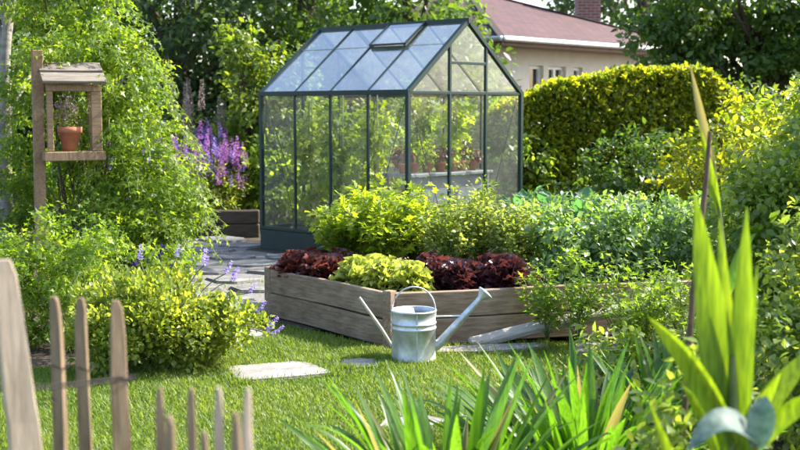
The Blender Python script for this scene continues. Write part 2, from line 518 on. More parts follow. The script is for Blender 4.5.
def clumped(rng, n, ells, nclump, cr, inner=0.35, zmin=None):
    """ells: list of (centre, radii). Points gathered into clumps through the volume, denser to the outside."""
    C = np.array([e[0] for e in ells], float)
    Rr = np.array([e[1] for e in ells], float)
    wgt = np.prod(Rr, axis=1) ** (2 / 3)
    wgt /= wgt.sum()
    which = rng.choice(len(ells), nclump, p=wgt)
    d = rdir(rng, nclump)
    r = inner + (1 - inner) * rng.random(nclump) ** 0.55
    cc = C[which] + d * r[:, None] * Rr[which]
    ctone = rng.normal(0, .16, nclump)
    csz = cr * rng.uniform(.55, 1.35, nclump)
    k = rng.choice(nclump, n, p=csz ** 2 / (csz ** 2).sum())
    p = cc[k] + np.clip(rng.normal(size=(n, 3)), -1.7, 1.7) * csz[k][:, None] * np.array([.62, .62, .5])
    out = norm((p - C[which[k]]) / Rr[which[k]] ** 2)
    tone = np.clip(rng.normal(.45, .24, n) + ctone[k], 0, 1)
    if zmin is not None:
        p[:, 2] = np.where(p[:, 2] < zmin, zmin + rng.random(n) * .08, p[:, 2])
    return p, out, tone, cc

def foliage(name, seed, n, ells, nclump, cr, size, tpl, mat, droop=.35, inner=.35, zmin=None, outw=.55):
    rng = np.random.default_rng(seed)
    p, out, tone, cc = clumped(rng, n, ells, nclump, cr, inner, zmin)
    ax = out * outw + rdir(rng, n) * .8 + np.array([0, 0, -droop])
    nr = rdir(rng, n) * .7 + np.array([0, 0, .7]) + out * .4
    sz = size * rng.uniform(.55, 1.3, n)
    V, F, rn = leaves(rng, p, ax, nr, sz, tpl, tone)
    return mesh_np(name, V, F, mat, rn), cc

def branches(name, seed, cc, base, k, r0, mat, rise=.5, jitter=.06, sides=5, base_spread=.05):
    """stems curving from the base to k of the clump centres"""
    rng = np.random.default_rng(seed + 991)
    idx = rng.choice(len(cc), min(k, len(cc)), replace=False)
    paths = []
    for i in idx:
        e = cc[i]
        b = np.array(base, float) + np.append(rng.normal(size=2) * base_spread, 0)
        mid = b + (e - b) * .5 + np.array([0, 0, rise * np.linalg.norm((e - b)[:2]) * .5])
        tt = np.linspace(0, 1, 7)[:, None]
        pts = (1 - tt) ** 2 * b + 2 * tt * (1 - tt) * mid + tt ** 2 * e
        pts[1:-1] += rng.normal(size=(5, 3)) * jitter * .3
        paths.append((pts, np.linspace(r0, r0 * .3, 7)))
    return tube_mesh(name, paths, mat, sides)

def plant(name, label, catg, seed, loc, n, ells, nclump, cr, size, tpl, mat, stems=10, r0=.006, group=None, droop=.35, inner=.35,
          stem_mat='stem', rise=.5, fol_name='foliage', outw=.55, base_spread=.05):
    """a bush: thing > stems, foliage; ells are relative to loc"""
    t = thing(name, label, catg, loc, 0, group)
    me, cc = foliage(fol_name, seed, n, ells, nclump, cr, size, tpl, mat, droop, inner, .01, outw)
    link(fol_name, me, t)
    link('stems', branches('stems', seed, cc, (0, 0, -.02), stems, r0, stem_mat, rise, base_spread=base_spread), t)
    return t

def ribbon(name, pts, wid, mat, rnd, fold=.25, twist=0.0, across=None):
    """a strap leaf along pts with widths wid, V-folded; returns a mesh"""
    pts = np.asarray(pts, float)
    n = len(pts)
    tg = norm(np.gradient(pts, axis=0))
    side = np.array(across if across is not None else (1, 0, 0), float)
    s = norm(side[None] - tg * (tg @ side)[:, None])
    up = np.cross(s, tg)
    ang = np.linspace(0, twist, n)
    s, up = s * np.cos(ang)[:, None] + up * np.sin(ang)[:, None], up * np.cos(ang)[:, None] - s * np.sin(ang)[:, None]
    wid = np.asarray(wid)[:, None]
    V = np.stack([pts - s * wid * .5 + up * wid * fold, pts, pts + s * wid * .5 + up * wid * fold], 1).reshape(-1, 3)
    F = []
    for i in range(n - 1):
        a = i * 3
        F += [(a, a + 1, a + 4, a + 3), (a + 1, a + 2, a + 5, a + 4)]
    return mesh_np(name, V, F, mat, np.full(len(F), rnd), True)

def lathe(name, prof, mat, parent=None, loc=(0, 0, 0), seg=32, sx=1, sy=1, closed=False):
    V, F = [], []
    n = len(prof)
    for r, z in prof:
        for i in range(seg):
            a = 2 * math.pi * i / seg
            V.append((r * math.cos(a) * sx, r * math.sin(a) * sy, z))
    for k in range(n - 1):
        for i in range(seg):
            j = (i + 1) % seg
            F.append((k * seg + i, k * seg + j, (k + 1) * seg + j, (k + 1) * seg + i))
    me = mesh_np(name, V, F, mat, None, True)
    o = link(name, me, parent, loc)
    return o

# ================================================================== THE SETTING
rg = random.Random(5)

def poly_sheet(name, pts, z, mat, parent=None):
    bm = bmesh.new()
    vs = [bm.verts.new((x, y, 0)) for x, y in pts]
    bm.faces.new(vs)
    bmesh.ops.triangulate(bm, faces=bm.faces)
    o = bm_obj(name, bm, mat, parent, (0, 0, z))
    return o

def slab_bm(pts, h, bev=.012):
    bm = bmesh.new()
    vs = [bm.verts.new((x, y, 0)) for x, y in pts]
    f = bm.faces.new(vs)
    r = bmesh.ops.extrude_face_region(bm, geom=[f])
    for v in r['geom']:
        if isinstance(v, bmesh.types.BMVert):
            v.co.z += h
    bmesh.ops.recalc_face_normals(bm, faces=bm.faces)
    top = [e for e in bm.edges if all(v.co.z > h * .9 for v in e.verts)]
    bmesh.ops.bevel(bm, geom=top, offset=bev, segments=2, affect='EDGES')
    return bm

g = poly_sheet('ground', [(-160, -40), (160, -40), (160, 260), (-160, 260)], 0, 'soil')
struct(g)

LAWN = [(-5.5, 1.5), (0.2, 1.5), (0.25, 4.2), (0.5, 5.6), (1.0, 6.7), (1.7, 7.4), (1.9, 8.05), (0.55, 7.86), (-0.07, 7.68), (-0.75, 8.5),
        (-1.0, 8.75), (-1.5, 8.5), (-1.6, 7.2), (-3.3, 7.0), (-5.5, 7.0)]
lawn = struct(poly_sheet('lawn', LAWN, 0.004, 'turf'))
PATH = [(-1.45, 8.45), (-1.05, 8.8), (-1.15, 9.15), (0.3, 10.7), (1.9, 11.4), (1.9, 12.2), (0.1, 11.7), (-1.75, 13.4), (-1.4, 14.0), (-3.4, 15.1), (-3.6, 13.5), (-2.6, 10.5), (-1.9, 8.8)]
path = struct(poly_sheet('path', PATH, 0.006, 'gravel'))

def inside(poly, x, y):
    poly = np.asarray(poly)
    r = np.zeros(len(x), bool)
    j = len(poly) - 1
    for i in range(len(poly)):
        xi, yi = poly[i]; xj, yj = poly[j]
        c = ((yi > y) != (yj > y)) & (x < (xj - xi) * (y - yi) / (yj - yi + 1e-12) + xi)
        r ^= c
        j = i
    return r

# flagstones of the path: jittered grid of irregular stones
rr = np.random.default_rng(12)
for iy in range(12):
    for ix in range(7):
        cx = -3.35 + ix * .62 + (iy % 2) * .3
        cy = 8.75 + iy * .56
        if not inside(PATH, np.array([cx]), np.array([cy]))[0] or rr.random() < .12:
            continue
        k = 7
        a0 = rr.random() * 6
        pts = []
        for i in range(k):
            a = a0 + i * 2 * math.pi / k + rr.normal() * .12
            rad = rr.uniform(.82, 1.1)
            pts.append((math.cos(a) * .30 * rad, math.sin(a) * .26 * rad))
        o = bm_obj('flagstone', slab_bm(pts, .022 + .01 * rr.random()), 'path_stone', path, (cx, cy, -.002), (rr.normal() * .008, rr.normal() * .008, 0))

# stepping stones set in the lawn
STEPS = [([(-1.06, 7.12), (-1.04, 7.06), (-.93, 6.73), (-.88, 6.72), (-.40, 6.92), (-.39, 6.97), (-.58, 7.27), (-.63, 7.28)], .034, 'pale worn stepping stone beside the lilac flowered bush'),
         ([(-.42, 7.34), (-.36, 7.10), (-.32, 7.09), (-.09, 7.17), (-.08, 7.21), (-.16, 7.42), (-.20, 7.43), (-.40, 7.38)], .024, 'small shaded stepping stone beside the watering can'),
         ([(.22, 7.52), (.6, 7.56), (.98, 7.72), (.95, 7.86), (.55, 7.80), (.2, 7.70)], .035, 'flat pale stone at the foot of the raised bed'),
         ([(-.12, 5.78), (.16, 5.80), (.26, 5.92), (.14, 6.02), (-.08, 5.96)], .018, 'stepping stone half hidden behind the sword leaves'),
         ([(1.1, 7.5), (1.5, 7.55), (1.75, 7.75), (1.5, 7.9), (1.15, 7.82)], .04, 'pale stone under the feathery plants by the bed'),
         ([(-1.55, 8.05), (-1.15, 7.95), (-.9, 8.15), (-1.0, 8.42), (-1.45, 8.4)], .03, 'grey stepping stone behind the lilac flowered bush')]
for pts, h, lab in STEPS:
    cx = sum(p[0] for p in pts) / len(pts); cy = sum(p[1] for p in pts) / len(pts)
    o = bm_obj('stepping_stone', slab_bm([(x - cx, y - cy) for x, y in pts], h), 'stone', None, (cx, cy, .001))
    tag(o, lab, 'stone', 'stepping stones')

# grass blades
def make_grass():
    rng = np.random.default_rng(3)
    n = 330000
    y = 4.4 + (9.0 - 4.4) * rng.random(n) ** .9
    x = rng.uniform(-2.6, 2.0, n)
    ok = inside(LAWN, x, y) & (np.abs(x) < y * .38 + .1)
    # bare where the stones lie
    for pts, h, lab in STEPS:
        q = np.array(pts); c = q.mean(0)
        ok &= ~inside(c + (q - c) * .93, x, y)
    x, y = x[ok], y[ok]
    extra = []
    # ragged tufts round the stones, the bed foot and in path joints
    for pts, h, lab in STEPS[:3]:
        q = np.array(pts + pts[:1])
        for a, b in zip(q[:-1], q[1:]):
            s = rng.random(260)[:, None]
            extra.append(a + (b - a) * s + rng.normal(size=(260, 2)) * .025)
    e = np.concatenate(extra)
    pth = np.stack([rng.uniform(-2.6, .2, 9000), rng.uniform(8.5, 12, 9000)], 1)
    pn = np.sin(pth[:, 0] * 5.1 + 1) + np.sin(pth[:, 1] * 3.7) + rng.normal(0, .5, 9000)
    pth = pth[(pn > 1.0) & inside(PATH, pth[:, 0], pth[:, 1])]
    ne, npth = len(e), len(pth)
    x = np.concatenate([x, e[:, 0], pth[:, 0]]); y = np.concatenate([y, e[:, 1], pth[:, 1]])
    n = len(x)
    patch = np.sin(x * 3.1 + np.sin(y * 2.3) * 1.5) * np.sin(y * 3.9 + x) * .5 + np.sin(x * 11 + y * 7) * .2
    h = (.024 + .012 * rng.random(n) + .007 * patch) * rng.uniform(.6, 1.35, n)
    h[-ne - npth:] *= 1.5
    a = rng.random(n) * 2 * np.pi
    lean = rng.uniform(.15, 1.0, n) * h
    wd = rng.uniform(.0018, .0034, n)
    dx, dy = np.cos(a), np.sin(a)
    b = np.stack([x, y, np.full(n, .003)], 1)
    s = np.stack([-dy * wd, dx * wd, np.zeros(n)], 1)
    mid = b + np.stack([dx * lean * .35, dy * lean * .35, h * .62], 1)
    tip = b + np.stack([dx * lean, dy * lean, h], 1)
    V = np.stack([b - s, b + s, mid - s * .8, mid + s * .8, tip], 1).reshape(-1, 3)
    o = (np.arange(n) * 5)[:, None, None]
    F = (np.array([[0, 1, 3], [0, 3, 2], [2, 3, 4]])[None] + o).reshape(-1, 3)
    tone = np.clip(rng.normal(.45, .25, n) + patch * .3, 0, 1)
    # clover and small weeds lying in the turf, in patches
    nc = 7000
    cx, cy = rng.uniform(-2.2, 1.6, nc), rng.uniform(4.6, 8.4, nc)
    okc = inside(LAWN, cx, cy) & ((np.sin(cx * 4.3 + 1) + np.sin(cy * 5.1 + cx * 2) + rng.normal(0, .5, nc)) > .9)
    cp = np.stack([cx, cy, rng.uniform(.015, .032, nc)], 1)[okc]
    nc = len(cp)
    CV, CF, CR = leaves(rng, cp, rdir(rng, nc) * np.array([1, 1, .2]), rdir(rng, nc) * .4 + np.array([0, 0, 1.]), rng.uniform(.014, .026, nc), 'ovate', rng.uniform(0, .35, nc))
    V, F, rnd = cat([(V, F, np.repeat(tone, 3)), (CV, CF, CR)])
    me = mesh_np('grass', V, F, 'grass', rnd)
    o = link('grass', me)
    o['kind'] = 'stuff'
    tag(o, 'short mown grass of the lawn and path joints', 'grass')
make_grass()

# ------------------------------------------------------------------ house behind the hedge
def make_house():
    C1 = Vector((2.02, 24.0, 0)); C2 = Vector((8.15, 30.7, 0))
    u = (C2 - C1).normalized()
    L = (C2 - C1).length
    v = Vector((-u.y, u.x, 0))
    mid = C1 + u * L / 2 + v * L / 2
    h = thing('house', 'single storey cream house with a red hipped roof behind the hedge', 'house', mid, math.atan2(u.y, u.x))
    # local axes: x along u, y along v; eaves overhang .55; C1.. are eave corners
    e = L / 2
    ov = .6
    wl = e - ov
    ze = 2.86
    # walls with window openings on the camera side (local -y) : wall pieces
    wins = [(-2.80, -2.30, 1.55, 2.52), (-2.12, -1.45, 1.55, 2.52), (-1.15, -.80, 1.55, 2.52), (1.2, 2.0, 1.55, 2.5)]
    bm = bmesh.new()
    def wall_box(x0, x1, y0, y1, z0, z1):
        r = bmesh.ops.create_cube(bm, size=1)
        for q in r['verts']:
            q.co = Vector(((x0 + x1) / 2 + q.co.x * (x1 - x0), (y0 + y1) / 2 + q.co.y * (y1 - y0), (z0 + z1) / 2 + q.co.z * (z1 - z0)))
    xs = -wl
    for (a, b, z0, z1) in wins:
        wall_box(xs, a, -wl, -wl + .3, 0, ze)
        wall_box(a, b, -wl, -wl + .3, 0, z0)
        wall_box(a, b, -wl, -wl + .3, z1, ze)
        xs = b
    wall_box(xs, wl, -wl, -wl + .3, 0, ze)
    wall_box(-wl, wl, wl - .3, wl, 0, ze)
    # side facing left, with its own windows
    ys = -wl + .3
    swins = [(-2.9, -2.2, 1.6, 2.5), (-.6, .5, 1.6, 2.5)]
    for (a, b, z0, z1) in swins:
        wall_box(-wl, -wl + .3, ys, a, 0, ze)
        wall_box(-wl, -wl + .3, a, b, 0, z0)
        wall_box(-wl, -wl + .3, a, b, z1, ze)
        ys = b
    wall_box(-wl, -wl + .3, ys, wl - .3, 0, ze)
    wall_box(wl - .3, wl, -wl + .3, wl - .3, 0, ze)
    wo = bm_obj('wall', bm, 'render', h)
    for (a, b, z0, z1) in wins:
        f = None
        c = Vector(((a + b) / 2, -wl + .12, (z0 + z1) / 2))
        bm = bmesh.new()
        for (x0, x1, q0, q1) in [(a, a + .07, z0, z1), (b - .07, b, z0, z1), (a + .07, b - .07, z0, z0 + .07), (a + .07, b - .07, z1 - .07, z1)] + \
                ([((a + b) / 2 - .03, (a + b) / 2 + .03, z0 + .07, z1 - .07)] if b - a > .5 else []):
            r = bmesh.ops.create_cube(bm, size=1)
            for q in r['verts']:
                q.co = Vector(((x0 + x1) / 2 - c.x + q.co.x * (x1 - x0), q.co.y * .08, (q0 + q1) / 2 - c.z + q.co.z * (q1 - q0)))
        f = bm_obj('window', bm, 'white_paint', h, c)
        bm = box_bm(b - a - .02, .02, z1 - z0 - .02, 0)
        bm_obj('pane', bm, 'win', f, (0, .03, 0))
        bm = box_bm(b - a + .16, .12, .05, .008)
        bm_obj('sill', bm, 'white_paint', f, (0, -.17, -(z1 - z0) / 2 - .028))
    for (a, b, z0, z1) in swins:
        c = Vector((-wl + .12, (a + b) / 2, (z0 + z1) / 2))
        bm = bmesh.new()
        for (x0, x1, q0, q1) in [(a, a + .07, z0, z1), (b - .07, b, z0, z1), (a + .07, b - .07, z0, z0 + .07), (a + .07, b - .07, z1 - .07, z1)]:
            r = bmesh.ops.create_cube(bm, size=1)
            for q in r['verts']:
                q.co = Vector((q.co.x * .08, (x0 + x1) / 2 - c.y + q.co.y * (x1 - x0), (q0 + q1) / 2 - c.z + q.co.z * (q1 - q0)))
        f = bm_obj('window', bm, 'white_paint', h, c)
        bm_obj('pane', box_bm(.02, b - a - .02, z1 - z0 - .02, 0), 'win', f, (.03, 0, 0))
    # roof: hip pyramid with short ridge
    bm = bmesh.new()
    zr = 4.52
    P = [Vector((-e, -e, ze + .12)), Vector((e, -e, ze + .12)), Vector((e, e, ze + .12)), Vector((-e, e, ze + .12))]
    T = [Vector((-.15, 0, zr)), Vector((.15, 0, zr))]
    uv = bm.loops.layers.uv.new('UVMap')
    def face(pts):
        vs = [bm.verts.new(p) for p in pts]
        f = bm.faces.new(vs)
        o0 = pts[0]; ux = (pts[1] - pts[0]).normalized()
        nn = ux.cross(pts[-1] - pts[0]).normalized(); uy = nn.cross(ux)
        for l, p in zip(f.loops, pts):
            l[uv].uv = ((p - o0).dot(ux), (p - o0).dot(uy))
    face([P[0], P[1], T[1], T[0]])
    face([P[1], P[2], T[1]])
    face([P[2], P[3], T[0], T[1]])
    face([P[3], P[0], T[0]])
    roof = bm_obj('roof', bm, 'shingle', h)
    # hip caps
    for p, q in ((P[0], T[0]), (P[1], T[1]), (P[2], T[1]), (P[3], T[0])):
        beam('hip_cap', p + Vector((0, 0, .015)), q + Vector((0, 0, .015)), .16, .05, 'shingle', roof, bev=.012)
    bm = box_bm(2 * e - .04, 2 * e - .04, .10, 0)
    bm_obj('soffit', bm, 'soffit', h, (0, 0, ze + .052))
    for a, b in ((P[0], P[1]), (P[3], P[0])):
        d = (b - a).normalized(); o = Vector((d.y, -d.x, 0)) * .06
        beam('gutter', a + o - d * .06, b + o + d * .06, .11, .10, 'gutter', h, bev=.03)
    # chimney standing on the roof
    cx, cy = u.dot(Vector((4.80, 31.1, 0)) - mid), v.dot(Vector((4.80, 31.1, 0)) - mid)
    bm = bmesh.new()
    uv = bm.loops.layers.uv.new('UVMap')
    s = .29
    for i in range(4):
        k = [(-s, -s), (s, -s), (s, s), (-s, s)]
        a, b = k[i], k[(i + 1) % 4]
        vs = [bm.verts.new((a[0], a[1], 0)), bm.verts.new((b[0], b[1], 0)), bm.verts.new((b[0], b[1], 2.0)), bm.verts.new((a[0], a[1], 2.0))]
        f = bm.faces.new(vs)
        for l, q in zip(f.loops, ((0, 0), (2 * s, 0), (2 * s, 2.0), (0, 2.0))):
            l[uv].uv = q
    ch = bm_obj('chimney', bm, 'brick', h, (cx, cy, 3.35), (0, 0, -math.atan2(u.y, u.x)))
    bm_obj('chimney_cap', box_bm(.74, .74, .1, .02), 'stone', ch, (0, 0, 2.06))
make_house()

# ------------------------------------------------------------------ greenhouse
GN, GL, GR = Vector((.08, 12.06, 0)), Vector((-1.563, 13.59, 0)), Vector((1.337, 13.35, 0))
GU = (GL - GN)          # along the side
GV = (GR - GN)          # along the front gable
def gp(s, t, z):
    p = GN + GU * s + GV * t
    return Vector((p.x, p.y, z))
ZB, ZE, ZR = .24, 1.75, 2.50
def make_greenhouse():
    base = GN + GU * .5 + GV * .5
    gh = thing('greenhouse', 'small glass greenhouse with dark green frame and gabled roof', 'greenhouse', base)
    off = -base
    def q(s, t, z):
        return gp(s, t, z) + off
    def bar(name, a, b, wd=.032, ht=.032, mat='green_metal', parent=gh, up=(0, 0, 1)):
        return beam(name, a, b, wd, ht, mat, parent, up, .003)
    # plinth
    for (a, b) in (((0, 0), (1, 0)), ((1, 0), (1, 1)), ((1, 1), (0, 1)), ((0, 1), (0, 0))):
        bar('plinth', q(*a, .11), q(*b, .11), .07, .222, 'plinth')
        bar('sill_rail', q(*a, ZB + .004), q(*b, ZB + .004), .045, .035)
    # corner posts
    for s in (0, 1):
        for t in (0, 1):
            bar('corner_post', q(s, t, ZB), q(s, t, ZE), .045, .045, up=GU)
    # eaves and ridge
    for t in (0, 1):
        bar('eave_rail', q(-.01, t, ZE), q(1.01, t, ZE), .05, .05)
    bar('ridge_bar', q(-.015, .5, ZR), q(1.015, .5, ZR), .05, .06)
    zr = lambda t: ZE + (ZR - ZE) * (1 - abs(t - .5) * 2)
    for s in (0, 1):
        bar('gable_rail', q(s, 0, ZE - .002), q(s, 1, ZE - .002), .03, .034)
        for t0 in (0, 1):
            bar('rafter', q(s, t0, ZE + .004), q(s, .5, ZR), .05, .045)
        for t in (.345, .665):
            bar('gable_post', q(s, t, ZB), q(s, t, zr(t) - .02), .032, .032, up=GU)
    bar('door_head', q(0, .345, 2.06), q(0, .665, 2.06), .028, .03)
    bar('door_head', q(1, .345, 2.06), q(1, .665, 2.06), .028, .03)
    # side mullions and roof bars
    for t in (0, 1):
        for i in (1, 2, 3):
            bar('mullion', q(i / 4, t, ZB), q(i / 4, t, ZE), .026, .026, up=GU)
            bar('roof_bar', q(i / 4, t, ZE + .01), q(i / 4, .5, ZR), .024, .022)
    # side panes, roof panes
    for t in (0, 1):
        for i in range(4):
            a, b = i / 4 + .008, (i + 1) / 4 - .008
            quad_pane('pane', [q(a, t, ZB + .02), q(b, t, ZB + .02), q(b, t, ZE - .02), q(a, t, ZE - .02)], 0, 'glass', gh)
            vent = (t == 0 and i in (1,)) or (t == 1 and i == 2)
            tt = (lambda k: k * .5) if t == 0 else (lambda k: 1 - k * .5)
            top = .64 if vent else .975
            def rp(s, k, lift=0):
                return q(s, tt(k), ZE + .018 + (ZR - ZE - .02) * k + lift)
            quad_pane('roof_pane', [rp(a, .01), rp(b, .01), rp(b, top), rp(a, top)], 0, 'roof_glass', gh)
            if not vent:
                bar('glazing_clip', rp(a, .66, .006), rp(b, .66, .006), .008, .006, 'alu')
            if vent:
                # opening roof light hinged at the ridge
                bar('vent_sill', rp(a, .65), rp(b, .65), .024, .02)
                lf = .025
                vf = bar('roof_vent', rp(a, .63, .02 + lf), rp(b, .63, .02 + lf), .024, .02)
                for s_ in (a, b):
                    m = bar('vent_frame', rp(s_, .63, .02 + lf), rp(s_, .985, .03), .02, .02, parent=gh)
                quad_pane('vent_pane', [rp(a, .63, .02 + lf), rp(b, .63, .02 + lf), rp(b, .985, .03), rp(a, .985, .03)], 0, 'roof_glass', gh)
    # gable panes, with the door bay split at the rail
    for s in (0, 1):
        ts = [0.008, .34, .35, .66, .67, .992]
        for a, b in zip(ts[::2], ts[1::2]):
            quad_pane('pane', [q(s, a, ZB + .02), q(s, b, ZB + .02), q(s, b, ZE - .02), q(s, a, ZE - .02)], 0, 'glass', gh)
            if b < .5:
                P = [q(s, a + .02, ZE + .02), q(s, b, ZE + .02), q(s, b, zr(b) - .03)]
            elif a > .5:
                P = [q(s, a, ZE + .02), q(s, b - .02, ZE + .02), q(s, a, zr(a) - .03)]
            else:
                P = [q(s, a, ZE + .02), q(s, b, ZE + .02), q(s, b, 2.045), q(s, a, 2.045)]
                quad_pane('pane', [q(s, a, 2.075), q(s, b, 2.075), q(s, b, zr(b) - .03), q(s, .5, ZR - .04), q(s, a, zr(a) - .03)], 0, 'glass', gh)
            quad_pane('pane', P, 0, 'glass', gh)
    # slim diagonal braces
    for a, b in ((q(.985, .012, 1.70), q(.76, .012, .30)), (q(.02, .012, 1.70), q(.24, .012, .30)), (q(.012, .02, 1.70), q(.012, .33, .30)), (q(.012, .98, 1.70), q(.012, .68, .30)),
                 (q(.988, .02, 1.70), q(.988, .33, .30)), (q(.985, .988, 1.7), q(.76, .988, .3))):
        bar('brace', a, b, .009, .009, 'green_metal')
    # inside: bench with pots
    be = thing('potting_bench', 'grey metal potting bench inside the greenhouse gable carrying pots', 'bench', gp(.13, .46, 0))
    o2 = -gp(.13, .46, 0)
    def w(s, t, z):
        return gp(s, t, z) + o2
    beam('bench_top', w(.13, .08, .90), w(.13, .80, .90), .42, .03, 'bench', be)
    beam('front_panel', w(.07, .10, .60), w(.07, .78, .60), .012, .55, 'bench', be)
    for s in (.07, .20):
        for t in (.09, .79):
            beam('leg', w(s, t, 0), w(s, t, .884), .03, .03, 'bench', be, GU)
    floor = quad_pane('gravel_floor', [q(.02, .03, .012), q(.98, .03, .012), q(.98, .97, .012), q(.02, .97, .012)], 0, 'gravel', gh)
    rng = np.random.default_rng(77)
    k = 0
    for t_ in (.13, .235, .33, .43, .52, .62, .72):
        c = gp(.12 + rng.normal() * .01, t_, .916)
        pt = thing('potted_seedling', 'terracotta pot with a leafy seedling on the greenhouse bench', 'potted plant', c, rng.random() * 6, 'pots on the greenhouse bench')
        lathe('pot', [(0, 0), (.045, 0), (.060, .085), (.068, .085), (.068, .108), (.058, .108), (.055, .09), (0, .09)], 'terracotta', pt, (0, 0, 0), 18)
        me, cc = foliage('foliage', 700 + k, 150, [((0, 0, .19), (.11, .11, .10 + .02 * (k % 3)))], 16, .04, .05, 'ovate', 'celery' if k % 3 else 'red_lettuce2', .4)
        link('foliage', me, pt)
        link('stems', branches('stems', 700 + k, cc, (0, 0, .11), 6, .004, 'stem'), pt)
        k += 1
    # tall cordon plants
    k = 0
    for s, t in ((.40, .24), (.62, .22), (.86, .24), (.92, .52), (.90, .80), (.55, .82), (.32, .84)):
        c = gp(s, t, 0)
        pt = thing('tomato_plant', 'tall staked tomato plant growing inside the greenhouse', 'plant', c, 0, 'tomato plants in the greenhouse')
        hgt = rng.uniform(1.45, 1.75)
        ells = [((0, 0, z), (.20, .20, .18)) for z in np.arange(.45, hgt, .26)]
        me, cc = foliage('foliage', 760 + k, 620, ells, 46, .09, .085, 'lobed', 'vine' if k % 2 else 'celery', .6, .2)
        link('foliage', me, pt)
        link('stem', tube_mesh('stem', [([(0, 0, 0), (.02, .01, .6), (-.01, .02, 1.2), (0, 0, hgt)], .009)], 'stem', 6), pt)
        link('stake', tube_mesh('stake', [([(.03, .03, 0), (.03, .03, hgt + .05)], .008)], 'stick', 6), pt)
        k += 1
make_greenhouse()

# ------------------------------------------------------------------ raised bed
BA, BB, BC, BD = (-.99, 9.08), (-.07, 7.87), (2.75, 8.66), (2.0, 11.1)
def make_bed():
    rng = random.Random(9)
    cx, cy = .8, 9.2
    t = thing('raised_bed', 'weathered timber raised vegetable bed two boards high', 'planter', (cx, cy, 0))
    P = [Vector((p[0] - cx, p[1] - cy, 0)) for p in (BA, BB, BC, BD)]
    for i in range(4):
        a, b = P[i], P[(i + 1) % 4]
        d = (b - a).normalized()
        for z in (.093, .277):
            e = rng.uniform(-.006, .012)
            # each board butts against the corner posts
            o = beam('board', a + d * .032 + Vector((0, 0, z)), b - d * .032 + Vector((0, 0, z)), .045, .176, 'wood', t, bev=.006, warp=.0035, rng=rng, seg=14)
    for p in P:
        bm = box_bm(.07, .07, .38, .006)
        bm_obj('corner_post', bm, 'wood', t, p + Vector((0, 0, .19)), (0, 0, .9))
    me = bmesh.new()
    vs = [me.verts.new((p.x * .985, p.y * .985, 0)) for p in P]
    me.faces.new(vs)
    bm_obj('soil', me, 'soil', t, (0, 0, .30))
make_bed()

# grey plank leaning on the bed
M['pale_plank'] = noise_mat('bleached_plank', [(0.25, (0.24, 0.215, 0.185)), (0.75, (0.46, 0.42, 0.37))], 5, 9, 0.85, 0.5, stretch=(1.2, 9, 9), dist=0.01)
o = beam('plank', (.46, 7.83, .035), (1.62, 8.06, .25), .10, .055, 'pale_plank', None, (0, -.35, 1), bev=.012, warp=.006, rng=random.Random(4), seg=12)
tag(o, 'silvered plank propped against the side of the raised bed', 'plank')

# ------------------------------------------------------------------ watering can
def make_can():
    t = thing('watering_can', 'galvanised watering can standing on the lawn by the raised bed', 'watering can', (.085, 7.42, .008), R(8))
    h, r = .318, .138
    prof = [(0, 0), (r - .012, 0), (r + .002, .004), (r + .002, .014), (r, .018)]
    prof += [(r, .20), (r + .005, .204), (r + .005, .212), (r, .216), (r, .232), (r + .005, .236), (r + .005, .244), (r, .248)]
    prof += [(r, h - .012), (r + .006, h - .008), (r + .007, h), (r + .002, h + .004), (r - .006, h), (r - .008, h - .05)]
    body = lathe('body', prof, 'galv', t, (0, 0, 0), 56)
    # half cover at the top rear, slightly domed
    V, F = [(0, 0, .012)], []
    seg = 20
    for i in range(seg + 1):
        a = R(95) + R(170) * i / seg
        V.append(((r - .004) * math.cos(a), (r - .004) * math.sin(a), 0))
    V2 = [(x, y, z) for x, y, z in V]
    for i in range(1, seg + 1):
        F.append((0, i, i + 1))
    me = mesh_np('top_cover', V2, F, 'galv', None, True)
    link('top_cover', me, t, (0, 0, h + .001))
    wv = [(0, 0, 0)] + [((r - .008) * math.cos(2 * math.pi * i / 32), (r - .008) * math.sin(2 * math.pi * i / 32), 0) for i in range(32)]
    wf = [(0, i + 1, (i + 1) % 32 + 1) for i in range(32)]
    link('water', mesh_np('water', wv, wf, 'water'), t, (0, 0, h - .03))
    # hoop handle over the top
    pts = []
    for i in range(21):
        a = math.pi * i / 20
        pts.append((-math.cos(a) * (r + .002), .0, h - .04 + math.sin(a) ** .8 * .185))
    link('hoop_handle', tube_mesh('hoop_handle', [(pts, .0048)], 'galv', 8), t)
    # spout: tapered, from low on the right side up to the rose
    sp = [(r - .02, 0, .075), (r + .03, 0, .105), (r + .29, 0, .385)]
    s = link('spout', tube_mesh('spout', [(np.array(sp), [.036, .030, .017])], 'galv', 20), t)
    d = Vector((.26, 0, .28)).normalized()
    rose = lathe('rose', [(.019, -.006), (.020, .02), (.050, .060), (.053, .064), (.051, .070), (.02, .076), (0, .078)], 'galv', s, (r + .275, 0, .369), 26)
    rose.rotation_euler = (0, math.atan2(d.x, d.z), 0)
    link('brace', tube_mesh('brace', [([(r - .002, 0, .272), (r + .19, 0, .272)], .006)], 'galv', 8), t)
    # seam down the body
    beam('seam', (0.0, -r - .001, .02), (0.0, -r - .001, h - .015), .008, .003, 'galv', t, up=(0, 1, 0), bev=0)
make_can()
o = tag(link('cane', tube_mesh('cane', [([(-.02, 7.62, .004), (-.12, 7.66, .16), (-.265, 7.73, .355)], [.0115, .0115, .010])], 'stick', 10)),
        'short pale cane leaning behind the watering can', 'cane')

